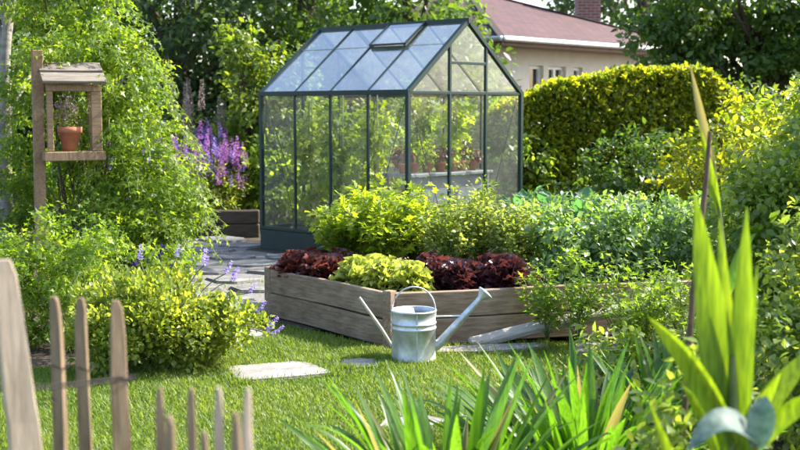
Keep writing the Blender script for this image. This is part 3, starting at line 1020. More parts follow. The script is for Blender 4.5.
# ------------------------------------------------------------------ lettuces and vegetables
def lettuce(name, label, seed, loc, r, h, mat, n, group, frill=.5):
    rng = np.random.default_rng(seed)
    t = thing(name, label, 'lettuce', loc, 0, group)
    parts = []
    # frilled leaves: each leaf a small wavy fan
    for k in range(n):
        a = rng.random() * 6.283
        lev = rng.random() ** .8
        el = .15 + 1.3 * lev
        L = r * rng.uniform(.38, .70)
        # leaves root on an inner dome and stand out from it
        base = np.array([math.cos(a) * math.cos(el) * r * .5, math.sin(a) * math.cos(el) * r * .5, .015 + math.sin(el) * h * .52])
        base += np.clip(rng.normal(size=3), -1.3, 1.3) * r * np.array([.13, .13, .10])
        el2 = el + rng.normal() * .45
        out = np.array([math.cos(a) * math.cos(el2), math.sin(a) * math.cos(el2), .25 + math.sin(el2)])
        out /= np.linalg.norm(out)
        side = np.array([-math.sin(a), math.cos(a), 0])
        up = np.cross(side, out); up /= np.linalg.norm(up)
        U, W = 5, 8
        V = []
        for i in range(U):
            u = i / (U - 1)
            for j in range(W):
                v = j / (W - 1) * 2 - 1
                wid = L * (.16 + .50 * u ** .8)
                ruf = frill * L * .26 * u ** 2.5 * math.sin(j * 2.1 + k * 1.7 + i * .9) + rng.normal() * L * .085 * u ** 2
                p = base + out * L * u * (1 - .12 * v * v) + side * wid * v * (1 - .1 * u) + up * (ruf + .18 * L * v * v * u) + np.array([0, 0, -.25 * L * u * u * (1 - lev)])
                V.append(p)
        F = []
        for i in range(U - 1):
            for j in range(W - 1):
                q = i * W + j
                F += [(q, q + 1, q + W + 1), (q, q + W + 1, q + W)]
        parts.append((np.array(V), np.array(F), np.clip(rng.normal(.45, .2) + np.repeat(np.linspace(-.2, .35, U - 1), (W - 1) * 2) + rng.normal(0, .12, (U - 1) * (W - 1) * 2), 0, 1)))
    V, F, rn = cat(parts)
    link('leaves', mesh_np('leaves', V, F, mat, rn, True), t)
    return t

zb = .30
k = 0
for x, y in ((-.80, 9.02), (-.60, 8.86), (-.45, 9.02), (-.66, 9.14), (-.50, 8.72)):
    lettuce('red_lettuce', 'brownish red frilled lettuce in the corner of the raised bed by the path', 100 + k, (x, y, zb - .01), .165, .19, 'red_lettuce2', 120, 'red lettuces by the path'); k += 1
for x, y in ((-.30, 8.50), (-.11, 8.29), (.07, 8.20), (.02, 8.42), (-.16, 8.58)):
    lettuce('green_lettuce', 'pale yellow green frilled lettuce above the front corner of the bed', 130 + k, (x, y, zb - .01), .18, .19, 'lettuce', 130, 'pale green lettuces', .7); k += 1
for x, y in ((.24, 8.36), (.40, 8.22), (.56, 8.38), (.74, 8.28), (.36, 8.52), (.66, 8.55), (.86, 8.42), (.20, 8.6)):
    lettuce('dark_red_lettuce', 'dark purple red lettuce behind the watering can spout', 160 + k, (x, y, zb - .01), .16 + .03 * math.sin(k * 5), .24 + .03 * math.sin(k * 3), 'red_lettuce', 120, 'dark red lettuces'); k += 1

def stalky(name, label, seed, loc, n, R0, H, size, tpl, mat, stalks, group, r0=.006):
    """upright stalks fanning from the base, leaflets along the upper two thirds"""
    rng = np.random.default_rng(seed)
    t = thing(name, label, 'plant', loc, 0, group)
    paths, P, A, T = [], [], [], []
    per = n // stalks
    for s in range(stalks):
        a = rng.random() * 6.283
        rad = R0 * rng.random() ** .6
        hh = H * rng.uniform(.62, 1.05) * (1 - .30 * (rad / R0) ** 2)
        tt = np.linspace(0, 1, 8)
        pts = np.stack([math.cos(a) * rad * tt ** 1.4, math.sin(a) * rad * tt ** 1.4, hh * (tt - .12 * tt ** 3)], 1) + rng.normal(size=(8, 3)) * .008
        paths.append((pts, np.linspace(r0, r0 * .35, 8)))
        u = .25 + .75 * rng.random(per) ** .6
        i = np.minimum((u * 7).astype(int), 6); f = (u * 7 - i)[:, None]
        c = pts[i] * (1 - f) + pts[i + 1] * f
        d = rdir(rng, per); d[:, 2] *= .5
        P.append(c + d * (size * .5 + size * .9 * rng.random(per)[:, None]))
        A.append(d + np.array([math.cos(a) * .3, math.sin(a) * .3, .15]))
        T.append(np.clip(rng.normal(.45, .2, per) + rng.normal() * .18, 0, 1))
    P, A, T = np.concatenate(P), np.concatenate(A), np.concatenate(T)
    nr = rdir(rng, len(P)) * .6 + np.array([0, 0, .8])
    V, F, rn = leaves(rng, P, A, nr, size * rng.uniform(.6, 1.3, len(P)), tpl, T)
    link('foliage', mesh_np('foliage', V, F, mat, rn), t)
    link('stalks', tube_mesh('stalks', paths, 'stem', 5), t)
    return t

for i, (x, y, H) in enumerate(((-.42, 9.30, .66), (-.12, 9.10, .76), (.10, 9.40, .76), (-.25, 9.65, .70))):
    stalky('celery_plant', ['bright celery plant behind the bronze lettuces by the path', 'bright celery plant standing behind the pale green lettuces', 'tall celery plant beside the pale herbs', 'celery plant at the back edge of the bed facing the greenhouse'][i], 200 + i, (x, y, zb), 1050, .36, H * 1.08, .060, 'lobed', 'celery', 34, 'celery plants in the bed')
for i, (x, y, H) in enumerate(((.36, 8.95, .68), (.62, 9.10, .82), (.85, 8.95, .68), (.52, 9.5, .84), (.98, 9.25, .64))):
    stalky('herb_plant', ['pale herb bush beside the celery behind the dark red lettuces', 'tall pale herb bush in the middle of the herbs', 'pale herb bush behind the dark red lettuces, beside the potato plants', 'tall pale herb bush at the back of the bed before the greenhouse gable', 'short pale herb bush in front of the brassicas'][i], 220 + i, (x, y, zb), 1700, .29, H, .038, 'ovate', 'herb', 36, 'pale herbs in the bed', .004)

# brassicas with big leaves: each leaf its own part
def cup_leaf(seed, L, W, mat):
    rng = np.random.default_rng(seed)
    U, Wn = 11, 11
    ph = rng.random(4) * 6
    V, F = [], []
    for i in range(U):
        u = i / (U - 1)
        prof = max(.08, math.sin(min(1, .10 + u * .95) * math.pi) ** .55) if u > .25 else .10 + u * 1.2
        for j in range(Wn):
            v = j / (Wn - 1) * 2 - 1
            V.append((v * W * .5 * prof * (1 + .07 * math.sin(u * 19 + ph[2] * (1 if v > 0 else 2))), L * u * (1 - .10 * v * v), .18 * L * u ** 2 * 1.2 - .35 * L * u ** 3 + abs(v) * .10 * W + math.sin(v * 7 + u * 5 + ph[0]) * .016 * (abs(v) ** 2 + .1) + math.sin(u * 17 + ph[1]) * .014 * abs(v) ** 3))
    for i in range(U - 1):
        for j in range(Wn - 1):
            q = i * Wn + j
            F.append((q, q + 1, q + Wn + 1, q + Wn))
    return mesh_np('leaf', V, F, mat, rng.uniform(.2, .8, len(F)) * .3 + rng.random() * .5, True)
CUP = [cup_leaf(300 + i, .34, .24, 'cabbage') for i in range(5)]
rng = np.random.default_rng(31)
for i, (x, y, s) in enumerate(((1.02, 9.75, 1.0), (1.28, 10.05, 1.12), (1.52, 9.8, 1.0), (1.08, 10.3, 1.1), (1.6, 10.35, 1.05))):
    t = thing('brassica', 'blue green brassica with large upright leaves in the raised bed', 'plant', (x, y, zb), rng.random() * 6, 'brassicas in the bed')
    link('stalk', tube_mesh('stalk', [([(0, 0, -.02), (.01, 0, .2), (0, 0, .36)], [.02, .018, .012])], 'stem', 8), t)
    for j in range(18):
        a = j * 2.4 + rng.normal() * .2
        f = j / 17
        el = .25 + f * .85
        z = .10 + .28 * f
        link('leaf', CUP[j % 5], t, (0, 0, z), (el, 0, a), s * (1.0 - .25 * f) * rng.uniform(.85, 1.1))

rng = np.random.default_rng(41)
for i in range(13):
    x = 1.25 + (i % 5) * .30 + rng.normal() * .05
    y = 8.85 + (i // 5) * .55 + rng.normal() * .06 + (i % 5) * .05
    plant('potato_plant', 'grey green bushy potato plant in the raised bed', 'plant', 400 + i, (x, y, zb), 1250,
          [((0, 0, .30), (.24, .24, .28))], 60, .07, .056, 'ovate', 'potato', 14, .006, 'potato plants in the bed', .35, .3)

# ------------------------------------------------------------------ open feathery plants in front of the bed
for i, (x, y, H, Rr) in enumerate(((.98, 7.92, .66, .22), (1.18, 7.80, .74, .24), (1.45, 7.75, .74, .28), (1.75, 7.85, .74, .30), (1.50, 7.35, .55, .26), (1.80, 7.4, .6, .28))):
    stalky('tomato_seedling', ['lacy leaved plant above the end of the propped plank', 'lacy leaved plant leaning over the front board of the raised bed', 'tall lacy plant in front of the potato plants', 'lacy plant between the raised bed and the tall arching shrub', 'short lacy plant standing free before the raised bed', 'short lacy plant beside the tall arching shrub'][i], 450 + i, (x, y, 0), 620, Rr * 1.15, H, .052, 'trifid', 'feather', 14, 'lacy plants in front of the bed', .005)
rng = np.random.default_rng(46)
for i in range(11):
    x = .9 + rng.random() * 1.5
    y = 5.9 + rng.random() * 1.3
    x = max(x, .55 + (y - 5.5) * .5)
    plant('low_border_plant', 'low leafy border plant between the sword leaves and the bed', 'plant', 470 + i, (x, y, 0), 420,
          [((0, 0, .14), (.22, .22, .15))], 24, .07, .055, 'ovate', 'feather' if i % 2 else 'shrub', 8, .004, 'low border plants', .35, .2)

# ------------------------------------------------------------------ big shrubs
plant('flowering_bush', 'loose yellow green bush with lilac flower spikes beside the stepping stone', 'bush', 500, (-1.46, 7.14, 0), 14500,
      [((0, 0, .29), (.44, .36, .29)), ((.24, .04, .22), (.28, .26, .21)), ((-.2, 0, .30), (.40, .36, .32)), ((0, 0, .42), (.36, .28, .18)), ((.42, .08, .27), (.22, .2, .13))], 400, .058, .038, 'ovate', 'bushy', 90, .003, None, -.4, .05, 'stem', .6, outw=.8)
plant('leafy_bush', 'light green leafy bush growing at the foot of the vine', 'bush', 501, (-2.15, 7.75, 0), 9000,
      [((0, .1, .45), (.52, .42, .48)), ((-.45, .1, .38), (.4, .35, .40))], 260, .075, .046, 'trifid', 'vine', 30, .004, None, .4, .1, outw=.7)
plant('leafy_bush', 'dark leafed bush behind the fence below the wooden post', 'bush', 502, (-3.15, 8.2, 0), 2600,
      [((0, 0, .40), (.5, .4, .42))], 110, .09, .07, 'ovate', 'mid_tree', 20, .005, None, .3, .2)

def flower_spike(seed, n, L, r, size, mat, tpl='petal'):
    rng = np.random.default_rng(seed)
    u = rng.random(n)
    a = rng.random(n) * 6.283
    rr_ = r * (1.05 - u * .75)
    P = np.stack([np.cos(a) * rr_ * .4, np.sin(a) * rr_ * .4, u * L], 1)
    A = np.stack([np.cos(a), np.sin(a), rng.normal(.35, .3, n)], 1)
    V, F, rn = leaves(rng, P, A, rdir(rng, n) * .5 + np.array([0, 0, 1.]), size * rng.uniform(.7, 1.3, n) * (1.1 - .5 * u), tpl)
    return mesh_np('flower_spike', V, F, mat, rn)
SALV = [flower_spike(510 + i, 60, .11, .022, .020, 'lilac') for i in range(3)]
# lilac spikes on the bush: built as parts of it
bush = [o for o in COL.objects if o.name.startswith('flowering_bush')][0]
rng = np.random.default_rng(52)
SP = [(.60, -.02, .36), (.66, -.08, .26), (.54, .1, .46), (.40, .1, .58), (.28, .05, .64), (.10, .1, .68), (.68, .1, .20), (.42, .2, .52), (-.12, .1, .66)]
paths = []
for i, p in enumerate(SP):
    p = np.array(p)
    link('flower_spike', SALV[i % 3], bush, tuple(p), (rng.normal() * .35 - .1, .35 + .5 * max(0, p[0]) + rng.normal() * .2, 0), rng.uniform(.6, 1.0))
    b = np.array([p[0] * .15, p[1] * .15, .05])
    tt = np.linspace(0, 1, 6)[:, None]
    paths.append(((1 - tt) * b + tt * p + np.array([0, 0, .12]) * np.sin(tt * math.pi), .0035))
link('flower_stalks', tube_mesh('flower_stalks', paths, 'stem', 5), bush)

# the climbing vine mass on the left
def make_vine():
    v = thing('climbing_vine', 'tall billowing mass of climbing vine covered in bright leaves', 'vine', (-2.4, 10.4, 0))
    E = [((0.10, .0, .55), (.62, .5, .6)), ((.0, .1, 1.15), (.58, .5, .6)), ((-.12, .15, 1.75), (.50, .5, .55)), ((-.38, .2, 2.25), (.50, .5, .45)),
         ((-.55, .25, 2.7), (.55, .5, .5)), ((.22, -.1, .75), (.45, .4, .55)), ((-.75, .45, 1.3), (.5, .35, .9)), ((-.8, .45, .5), (.5, .4, .5)), ((.2, -.5, .35), (.5, .5, .36)), ((-.40, -.50, 2.06), (.34, .16, .13)), ((.06, -.45, 1.6), (.14, .2, .4))]
    me, cc = foliage('foliage', 600, 34000, E, 800, .095, .060, 'trifid', 'vine', .65, .45, .02, .6)
    link('foliage', me, v)
    link('stems', branches('stems', 600, cc, (-.2, .2, -.02), 60, .012, 'bark', .2, base_spread=.25), v)
    rng = np.random.default_rng(61)
    # trailing shoots at the sunny edge
    P, A = [], []
    paths = []
    for i in range(150):
        z0 = rng.uniform(.4, 2.4)
        a = rng.uniform(-1.9, .6)
        rad = .58 - .1 * abs(z0 - 1)
        c0 = np.array([np.interp(z0, [.4, 1.2, 2.4], [.1, 0, -.4]) + math.cos(a) * rad, math.sin(a) * rad * .8, z0])
        L = rng.uniform(.18, .42)
        tt = np.linspace(0, 1, 8)[:, None]
        dirv = np.array([math.cos(a), math.sin(a) * .8, .25])
        pts = c0 + dirv * tt * L * .7 + np.array([0, 0, -1.]) * tt ** 2 * L * .7 + rng.normal(size=(8, 3)) * .01
        paths.append((pts, .003))
        for p in pts[1:]:
            for s in (-1, 1):
                P.append(p); A.append(np.array([-math.sin(a) * s, math.cos(a) * s, -.5]) + rng.normal(size=3) * .4)
    P, A = np.array(P), np.array(A)
    V, F, rn = leaves(rng, P, A, rdir(rng, len(P)) * .5 + np.array([.2, -.3, .7]), rng.uniform(.035, .07, len(P)), 'trifid', np.clip(rng.normal(.65, .2, len(P)), 0, 1))
    link('trailing_shoots', mesh_np('trailing_shoots', V, F, 'vine', rn), v)
    link('shoot_stems', tube_mesh('shoot_stems', paths, 'stem', 4), v)['kind'] = 'stuff'
    # violet blooms low on the vine
    for i, (x, y, z) in enumerate(((.42, -.48, .40), (.35, -.55, .34), (.22, -.58, .30), (.50, -.45, .30), (.55, -.40, .38))):
        rng2 = np.random.default_rng(640 + i)
        n = 46
        d = rdir(rng2, n)
        V, F, rn = leaves(rng2, d * .012, d, rdir(rng2, n), .042 * rng2.uniform(.8, 1.2, n), 'petal')
        link('violet_bloom', mesh_np('violet_bloom', V, F, 'violet', rn), v, (x, y, z), (0, 0, i), (1, 1, 1.2) if i < 2 else .7)
make_vine()

# wooden post with a roofed shelf, and the pot in it
def make_shelf():
    t = thing('post_shelf', 'roofed wooden shelf box fixed to a tall timber post', 'shelf', (-2.935, 9.75, 0), R(24))
    rng = random.Random(2)
    beam('post', (0, 0, -.03), (.01, 0, 2.05), .085, .085, 'post', t, up=(0, 1, 0), bev=.006)
    zf = 1.20
    beam('floor_board', (.02, -.08, zf), (.505, -.08, zf), .24, .075, 'post', t, bev=.006, warp=.002, rng=rng, seg=6)
    for x, y, wx in ((.078, -.15, .05), (.445, -.15, .085), (.445, .0, .085)):
        beam('upright', (x, y, zf + .04), (x, y, zf + .52), .03, wx, 'post', t, up=(1, 0, 0), bev=.005)
    beam('lintel', (.055, -.15, zf + .545), (.487, -.15, zf + .545), .035, .05, 'post', t)
    beam('lintel', (.055, .0, zf + .59), (.487, .0, zf + .59), .035, .14, 'post', t)
    # sloping roof of two boards, high at the back
    for k in range(2):
        y0, y1 = (-.245 + k * .172), (-.245 + (k + 1) * .172 - .012)
        z0 = zf + .54 + (y0 + .245) * .5
        z1 = zf + .54 + (y1 + .245) * .5
        o = beam('roof_board', (.015, (y0 + y1) / 2, (z0 + z1) / 2 + .045 + k * .006), (.520, (y0 + y1) / 2, (z0 + z1) / 2 + .045 + k * .006), y1 - y0, .024, 'wood_grey', t, up=(0, -.5, 1), bev=.004, warp=.002, rng=rng, seg=6)
    p = thing('potted_heather', 'terracotta pot of fading heather standing in the post shelf', 'potted plant', (-2.935 + .25, 9.75 + .04, zf + .0385))
    lathe('pot', [(0, 0), (.062, 0), (.086, .145), (.098, .147), (.099, .195), (.088, .195), (.084, .16), (0, .16)], 'terracotta', p, (0, 0, 0), 24)
    me, cc = foliage('foliage', 660, 420, [((0, 0, .27), (.12, .11, .12))], 26, .035, .035, 'lance', 'bushy', -.3, .2)
    link('foliage', me, p)
    rng = np.random.default_rng(66)
    n = 260
    P = cc[rng.integers(0, len(cc), n)] + rng.normal(size=(n, 3)) * .022 + np.array([0, 0, .05])
    V, F, rn = leaves(rng, P, rdir(rng, n) + np.array([0, 0, .6]), rdir(rng, n), .02, 'petal')
    link('blossom', mesh_np('blossom', V, F, 'heather', rn), p)
    link('stems', branches('stems', 660, cc, (0, 0, .15), 10, .003, 'stem'), p)
make_shelf()

# ------------------------------------------------------------------ trees
def tree(name, label, seed, loc, H, ells, n, nclump, cr, size, tpl, mat, bark='bark', r0=.16, limbs=16, group=None, inner=.3, droop=.3):
    t = thing(name, label, 'tree', loc, 0, group)
    me, cc = foliage('crown', seed, n, ells, nclump, cr, size, tpl, mat, droop, inner, .05)
    link('crown', me, t)
    rng = np.random.default_rng(seed + 5)
    z = np.linspace(-.05, H * .85, 9)
    wob = np.cumsum(rng.normal(size=(9, 2)) * .05, 0) * (np.linspace(0, 1, 9)[:, None])
    trunk = np.column_stack([wob, z])
    paths = [(trunk, np.linspace(r0, r0 * .25, 9))]
    link('trunk', tube_mesh('trunk', paths, bark, 10), t)
    lp = []
    for i in rng.choice(len(cc), min(limbs, len(cc)), replace=False):
        e = cc[i]
        zb_ = np.clip(e[2] * rng.uniform(.45, .8), .25, H * .8)
        b = np.array([np.interp(zb_, z, trunk[:, 0]), np.interp(zb_, z, trunk[:, 1]), zb_])
        tt = np.linspace(0, 1, 6)[:, None]
        m = b + (e - b) * .5 + np.array([0, 0, .15])
        lp.append(((1 - tt) ** 2 * b + 2 * tt * (1 - tt) * m + tt ** 2 * e, np.linspace(r0 * .35, r0 * .08, 6)))
    link('limbs', tube_mesh('limbs', lp, bark, 6), t)
    return t

DT = [(-9.5, 21.5, 6.5, 2.4), (-6.6, 23.5, 7.2, 2.5), (-4.0, 22.0, 6.6, 2.2), (-1.8, 23.5, 6.8, 2.2), (.2, 21.5, 5.6, 1.6), (-8.0, 27, 8.5, 3.0), (-3.0, 27.5, 8.5, 3.0)]
for i, (x, y, H, r) in enumerate(DT):
    lab = ['dense dark tree beyond the vine', 'dark green tree between the vine and the greenhouse', 'dark bushy tree behind the purple flowers',
           'dark tree rising behind the greenhouse roof', 'rounded tree close behind the greenhouse ridge', 'tall dark tree far behind the vine', 'tall dark tree far behind the greenhouse'][i]
    big = i >= 5
    tree('dark_tree', lab, 800 + i, (x, y, 0), H, [((0, 0, H * .30), (r, r, H * .28)), ((0, 0, H * .62), (r * .85, r * .85, H * .36)), ((.3, -.4, H * .18), (r * .9, r * .7, H * .18))],
         15000, 260, .30, .16, 'diamond', 'mid_tree' if i in (1, 3, 4) else 'dark_tree', 'bark', .2, 18, 'trees behind the garden')
# spreading tree on the right, its boughs hanging over the house roof
tree('spreading_tree', 'broad dark tree with boughs spreading over the hedge and roof end', 850, (6.1, 20.5, 0), 6.0,
     [((0, 0, 3.7), (2.3, 2.0, 1.7)), ((-1.2, -.2, 3.2), (1.15, 1.0, .5)), ((-1.9, -.4, 2.75), (.9, .8, .28)), ((1.2, -.3, 2.4), (1.8, 1.4, 1.3)), ((-.4, 0, 2.3), (1.3, 1.2, .5)), ((-1.5, -.3, 2.25), (.9, .8, .35))],
     21000, 330, .24, .13, 'ovate', 'mid_tree', 'bark', .2, 26, None, .35)
tree('dark_tree', 'dark tree beyond the house chimney', 851, (7.4, 37.0, 0), 9.0, [((0, 0, 4.5), (3.0, 2.5, 4.0))], 9000, 160, .4, .24, 'diamond', 'dark_tree', 'bark', .25, 14, 'trees behind the garden')
tree('dark_tree', 'dark tree at the end of the hedge behind the right shrub', 852, (9.8, 21.8, 0), 6.2, [((0, 0, 2.0), (2.2, 1.8, 1.9)), ((0, 0, 4.2), (2.0, 1.8, 1.8))], 13000, 240, .28, .15, 'diamond', 'dark_tree', 'bark', .2, 16, 'trees behind the garden')
# slender light trees behind the greenhouse's left end
tree('young_birch', 'slender bright leaved young tree behind the left end of the greenhouse', 860, (-2.05, 16.2, 0), 2.9,
     [((0, 0, 1.4), (.55, .5, .9)), ((-.12, 0, 2.3), (.30, .30, .55)), ((.35, 0, 1.9), (.35, .35, .6))], 3800, 150, .11, .085, 'ovate', 'birch', 'bark', .035, 30, None, .1, .2)
tree('young_birch', 'shorter bright young tree close beside the greenhouse roof end', 861, (-1.45, 16.4, 0), 2.5,
     [((0, 0, 1.2), (.45, .45, .8)), ((.1, 0, 2.05), (.24, .25, .42))], 2600, 100, .10, .08, 'ovate', 'birch', 'bark', .03, 22, None, .1, .2)
tree('pale_trunk_tree', 'tree with pale grey trunk standing beside the vine', 862, (-3.62, 11.0, 0), 4.8,
     [((-.2, .2, 3.9), (.8, .8, .9)), ((-.7, .3, 1.0), (.7, .6, .9)), ((-.2, .8, 1.9), (.7, .5, .7))], 5200, 140, .15, .085, 'ovate', 'mid_tree', 'pale_bark', .075, 16, None, .2)

# plants seen through the greenhouse, behind it
for i, (x, y, z) in enumerate(((-.4, 16.6, 1.6), (.6, 16.2, 1.75), (1.5, 15.6, 1.5), (-1.0, 17.2, 1.8), (1.3, 17.5, 1.9), (.1, 17.4, 2.1), (-1.7, 15.9, 1.3))):
    plant('backdrop_shrub', 'light green shrub behind the greenhouse, seen through its glass', 'shrub', 880 + i, (x, y, 0), 3200,
          [((0, 0, z * .5), (.62, .55, z * .5))], 110, .12, .085, 'ovate', 'birch' if i % 2 else 'vine', 16, .012, 'shrubs behind the greenhouse', .3, .2, 'bark')

# ------------------------------------------------------------------ clipped hedge
def make_hedge():
    rng = np.random.default_rng(90)
    t = thing('clipped_hedge', 'long clipped hedge with a sunlit yellow top behind the vegetables', 'hedge', (2.72, 16.2, 0))
    # skin points of a rounded box running in x, slightly bent back
    n = 62000
    Lx, D = 1.72, .55
    x = rng.uniform(-1, 1, n) * Lx
    xx = (x + Lx) / (2 * Lx)
    top = np.interp(xx, [0, .05, .13, .27, .48, .70, .90, 1], [1.2, 1.50, 1.68, 1.86, 2.02, 2.10, 2.08, 1.8]) + .02 * np.sin(x * 7)
    # perimeter parameter: front, top, back
    u = rng.random(n)
    dpt = rng.random(n) ** 2.0 * .26
    zf = rng.random(n)
    front = u < .55
    tops = (u >= .55) & (u < .85)
    y = np.where(front, -D + dpt, np.where(tops, rng.uniform(-D, D, n), D - dpt))
    z = np.where(tops, top - dpt * .8, zf * top)
    rnd_edge = np.clip((z - (top - .22)) / .22, 0, 1)
    y = np.where(tops, y, y * (1 - .18 * rnd_edge ** 2))
    y += .06 * np.sin(x * 3.1) * np.sin(z * 4) + rng.normal(size=n) * .025
    endc = np.clip((.10 - xx) / .10, 0, 1)
    y *= (1 - .5 * endc)
    P = np.stack([x, y + .12 * (x / Lx) * 3, z + rng.normal(size=n) * .03], 1)
    # uneven twig tufts: points are drawn towards random tuft centres, leaving small shaded gaps
    tuft = P[rng.choice(n, 2600, replace=False)]
    near = np.empty(n, int)
    for c0 in range(0, n, 4000):
        q = P[c0:c0 + 4000]
        near[c0:c0 + 4000] = np.argmin((q ** 2).sum(1)[:, None] - 2 * q @ tuft.T + (tuft ** 2).sum(1)[None], axis=1)
    P = P + (tuft[near] - P) * rng.uniform(.1, .6, n)[:, None]
    ttone = rng.normal(0, .2, 2600)[near]
    keep = (rng.random(2600)[near] > .07) | (rng.random(n) < .4)
    ttone = ttone[keep]
    P = P[keep]; n = len(P); tops = tops[keep]; front = front[keep]
    out = np.where(tops[:, None], [[0, 0, 1.]], np.where(front[:, None], [[0, -1., .2]], [[0, 1., .2]]))
    # inner twiggy core so that the hedge is closed
    nc = 9000
    cx = rng.uniform(-1, 1, nc) * (Lx - .15)
    ct = np.interp((cx + Lx) / (2 * Lx), [0, .05, .13, .27, .48, .70, .90, 1], [1.2, 1.50, 1.68, 1.86, 2.02, 2.10, 2.08, 1.8])
    core = np.stack([cx, .36 * cx / Lx + rng.uniform(-.28, .28, nc), rng.random(nc) * (ct - .2)], 1)
    P = np.concatenate([P, core]); ttone = np.concatenate([ttone, np.zeros(nc)])
    out = np.concatenate([out, rdir(rng, nc)]); n = len(P)
    ax = out * .7 + rdir(rng, n) * .8
    nr = rdir(rng, n) * .8 + np.array([0, 0, .5]) + out * .5
    V, F, rn = leaves(rng, P, ax, nr, np.where(np.arange(n) >= n - nc, 1.6, 1.0) * .066 * rng.uniform(.6, 1.3, n), 'ovate', np.clip(rng.normal(.45, .22, n) + ttone, 0, 1))
    link('foliage', mesh_np('foliage', V, F, 'hedge', rn), t)
    paths = []
    for i in range(34):
        bx = -Lx + .1 + i * (2 * Lx - .2) / 33
        by = .12 * (bx / Lx) * 3
        for j in range(4):
            e = np.array([bx + rng.normal() * .22, by + rng.normal() * .25, rng.uniform(.9, 1.6)])
            b = np.array([bx, by, -.03])
            tt = np.linspace(0, 1, 5)[:, None]
            paths.append((b + (e - b) * tt + rng.normal(size=(5, 3)) * .02 * tt, np.linspace(.016, .006, 5)))
    link('stems', tube_mesh('stems', paths, 'bark', 5), t)
make_hedge()

# shrubs between hedge and vegetables on the right
plant('leafy_shrub', 'loose green shrub standing before the far end of the hedge', 'shrub', 900, (3.35, 12.6, 0), 5200,
      [((0, 0, .75), (.75, .6, .75)), ((.5, .1, 1.0), (.7, .6, .8))], 180, .12, .075, 'ovate', 'hedge', 20, .01, None, .3, .2, 'bark')
plant('leafy_shrub', 'dark green shrub behind the potato plants', 'shrub', 901, (2.75, 13.8, 0), 4200,
      [((0, 0, .65), (.9, .5, .65))], 140, .12, .075, 'ovate', 'mid_tree', 18, .01, None, .3, .2, 'bark')

plant('leafy_shrub', 'tall dark shrub filling the gap between the hedge end and the border', 'shrub', 902, (5.35, 16.8, 0), 6500,
      [((0, 0, 1.0), (1.1, .8, 1.0)), ((.9, .2, 1.1), (1.0, .8, 1.0))], 170, .15, .09, 'ovate', 'mid_tree', 20, .012, None, .3, .25, 'bark')
plant('leafy_shrub', 'loose bright shrub in front of the hedge end', 'shrub', 903, (4.35, 13.4, 0), 5000,
      [((0, 0, .8), (.7, .6, .8)), ((.3, 0, 1.3), (.6, .5, .45))], 150, .12, .07, 'ovate', 'shrub', 24, .009, None, .3, .15, 'bark')
# tall shrub mass on the right
plant('arching_shrub', 'tall arching shrub with glossy sunlit leaves at the lawn border', 'shrub', 910, (2.35, 6.7, 0), 21000,
      [((0, 0, .65), (.62, .55, .65)), ((.15, .05, 1.25), (.62, .5, .55)), ((.35, 0, 1.65), (.50, .45, .32)), ((-.32, -.1, .9), (.35, .35, .5))], 480, .085, .052, 'ovate', 'shrub', 60, .007, None, .35, .25, 'bark', .5, outw=.6)
plant('arching_shrub', 'lower glossy shrub beneath the tall arching shrub', 'shrub', 911, (1.95, 5.5, 0), 8500,
      [((0, 0, .42), (.50, .50, .42)), ((.2, .2, .75), (.42, .4, .42))], 230, .08, .046, 'ovate', 'shrub', 34, .006, None, .35, .25, 'bark', .5, outw=.6)
plant('arching_shrub', 'rangy shrub with light tips behind the tall arching shrub', 'shrub', 912, (3.9, 10.2, 0), 6000,
      [((0, 0, .75), (.75, .6, .75)), ((0, 0, 1.35), (.6, .5, .4))], 190, .12, .075, 'ovate', 'feather', 34, .008, None, .35, .2, 'bark', .5, outw=.6)

# ------------------------------------------------------------------ low timber edging and purple flower bed at the back left
def make_edging():
    t = thing('timber_edging', 'shade-darkened timber sleeper edging holding the purple flower bed', 'edging', (-2.4, 14.75, 0))
    rng = random.Random(8)
    for i, (x0, x1) in enumerate(((-1.9, -.62), (-.61, .66))):
        for k, z in enumerate((.085, .258)):
            beam('sleeper', (x0, -.02 * i, z), (x1, .05 * i, z), .10, .166, 'shaded_wood', t, bev=.012, warp=.004, rng=rng, seg=8)
make_edging()
FLW = [flower_spike(930 + i, 90, .30, .05, .034, 'magenta') for i in range(4)]
FLL = [flower_spike(940 + i, 80, .26, .05, .034, 'lilac') for i in range(2)]
rng = np.random.default_rng(95)
for i, (x, y, H, kind) in enumerate(((-3.55, 15.2, 1.15, 1), (-3.1, 15.3, 1.15, 1), (-2.75, 15.15, 1.10, 0), (-2.42, 15.35, 1.2, 0), (-2.22, 15.2, 1.05, 0), (-2.3, 15.6, 1.1, 0), (-2.6, 15.8, 1.35, 0), (-3.3, 15.9, 1.35, 1))):
    lab = 'clump of magenta flower spikes behind the timber edging' if kind == 0 else 'clump of lilac flower spikes behind the timber edging'
    t = plant('flower_clump', lab, 'flowers', 950 + i, (x, y, .02), 1500, [((0, 0, H * .38), (.28, .26, H * .42))], 60, .08, .075, 'lance', 'bushy' if i % 3 else 'birch', 14, .005,
              'magenta flower clumps' if kind == 0 else 'lilac flower clumps', .1, .15)
    for j in range(30):
        a = rng.random() * 6.28
        r_ = .34 * rng.random() ** .5
        src = (FLL if (j % 4 == 0) != (kind == 1) else FLW)[j % 2]
        link('flower_spike', src, t, (math.cos(a) * r_, math.sin(a) * r_, H * rng.uniform(.50, .95)), (rng.normal() * .14, rng.normal() * .14, a), rng.uniform(.45, .95))
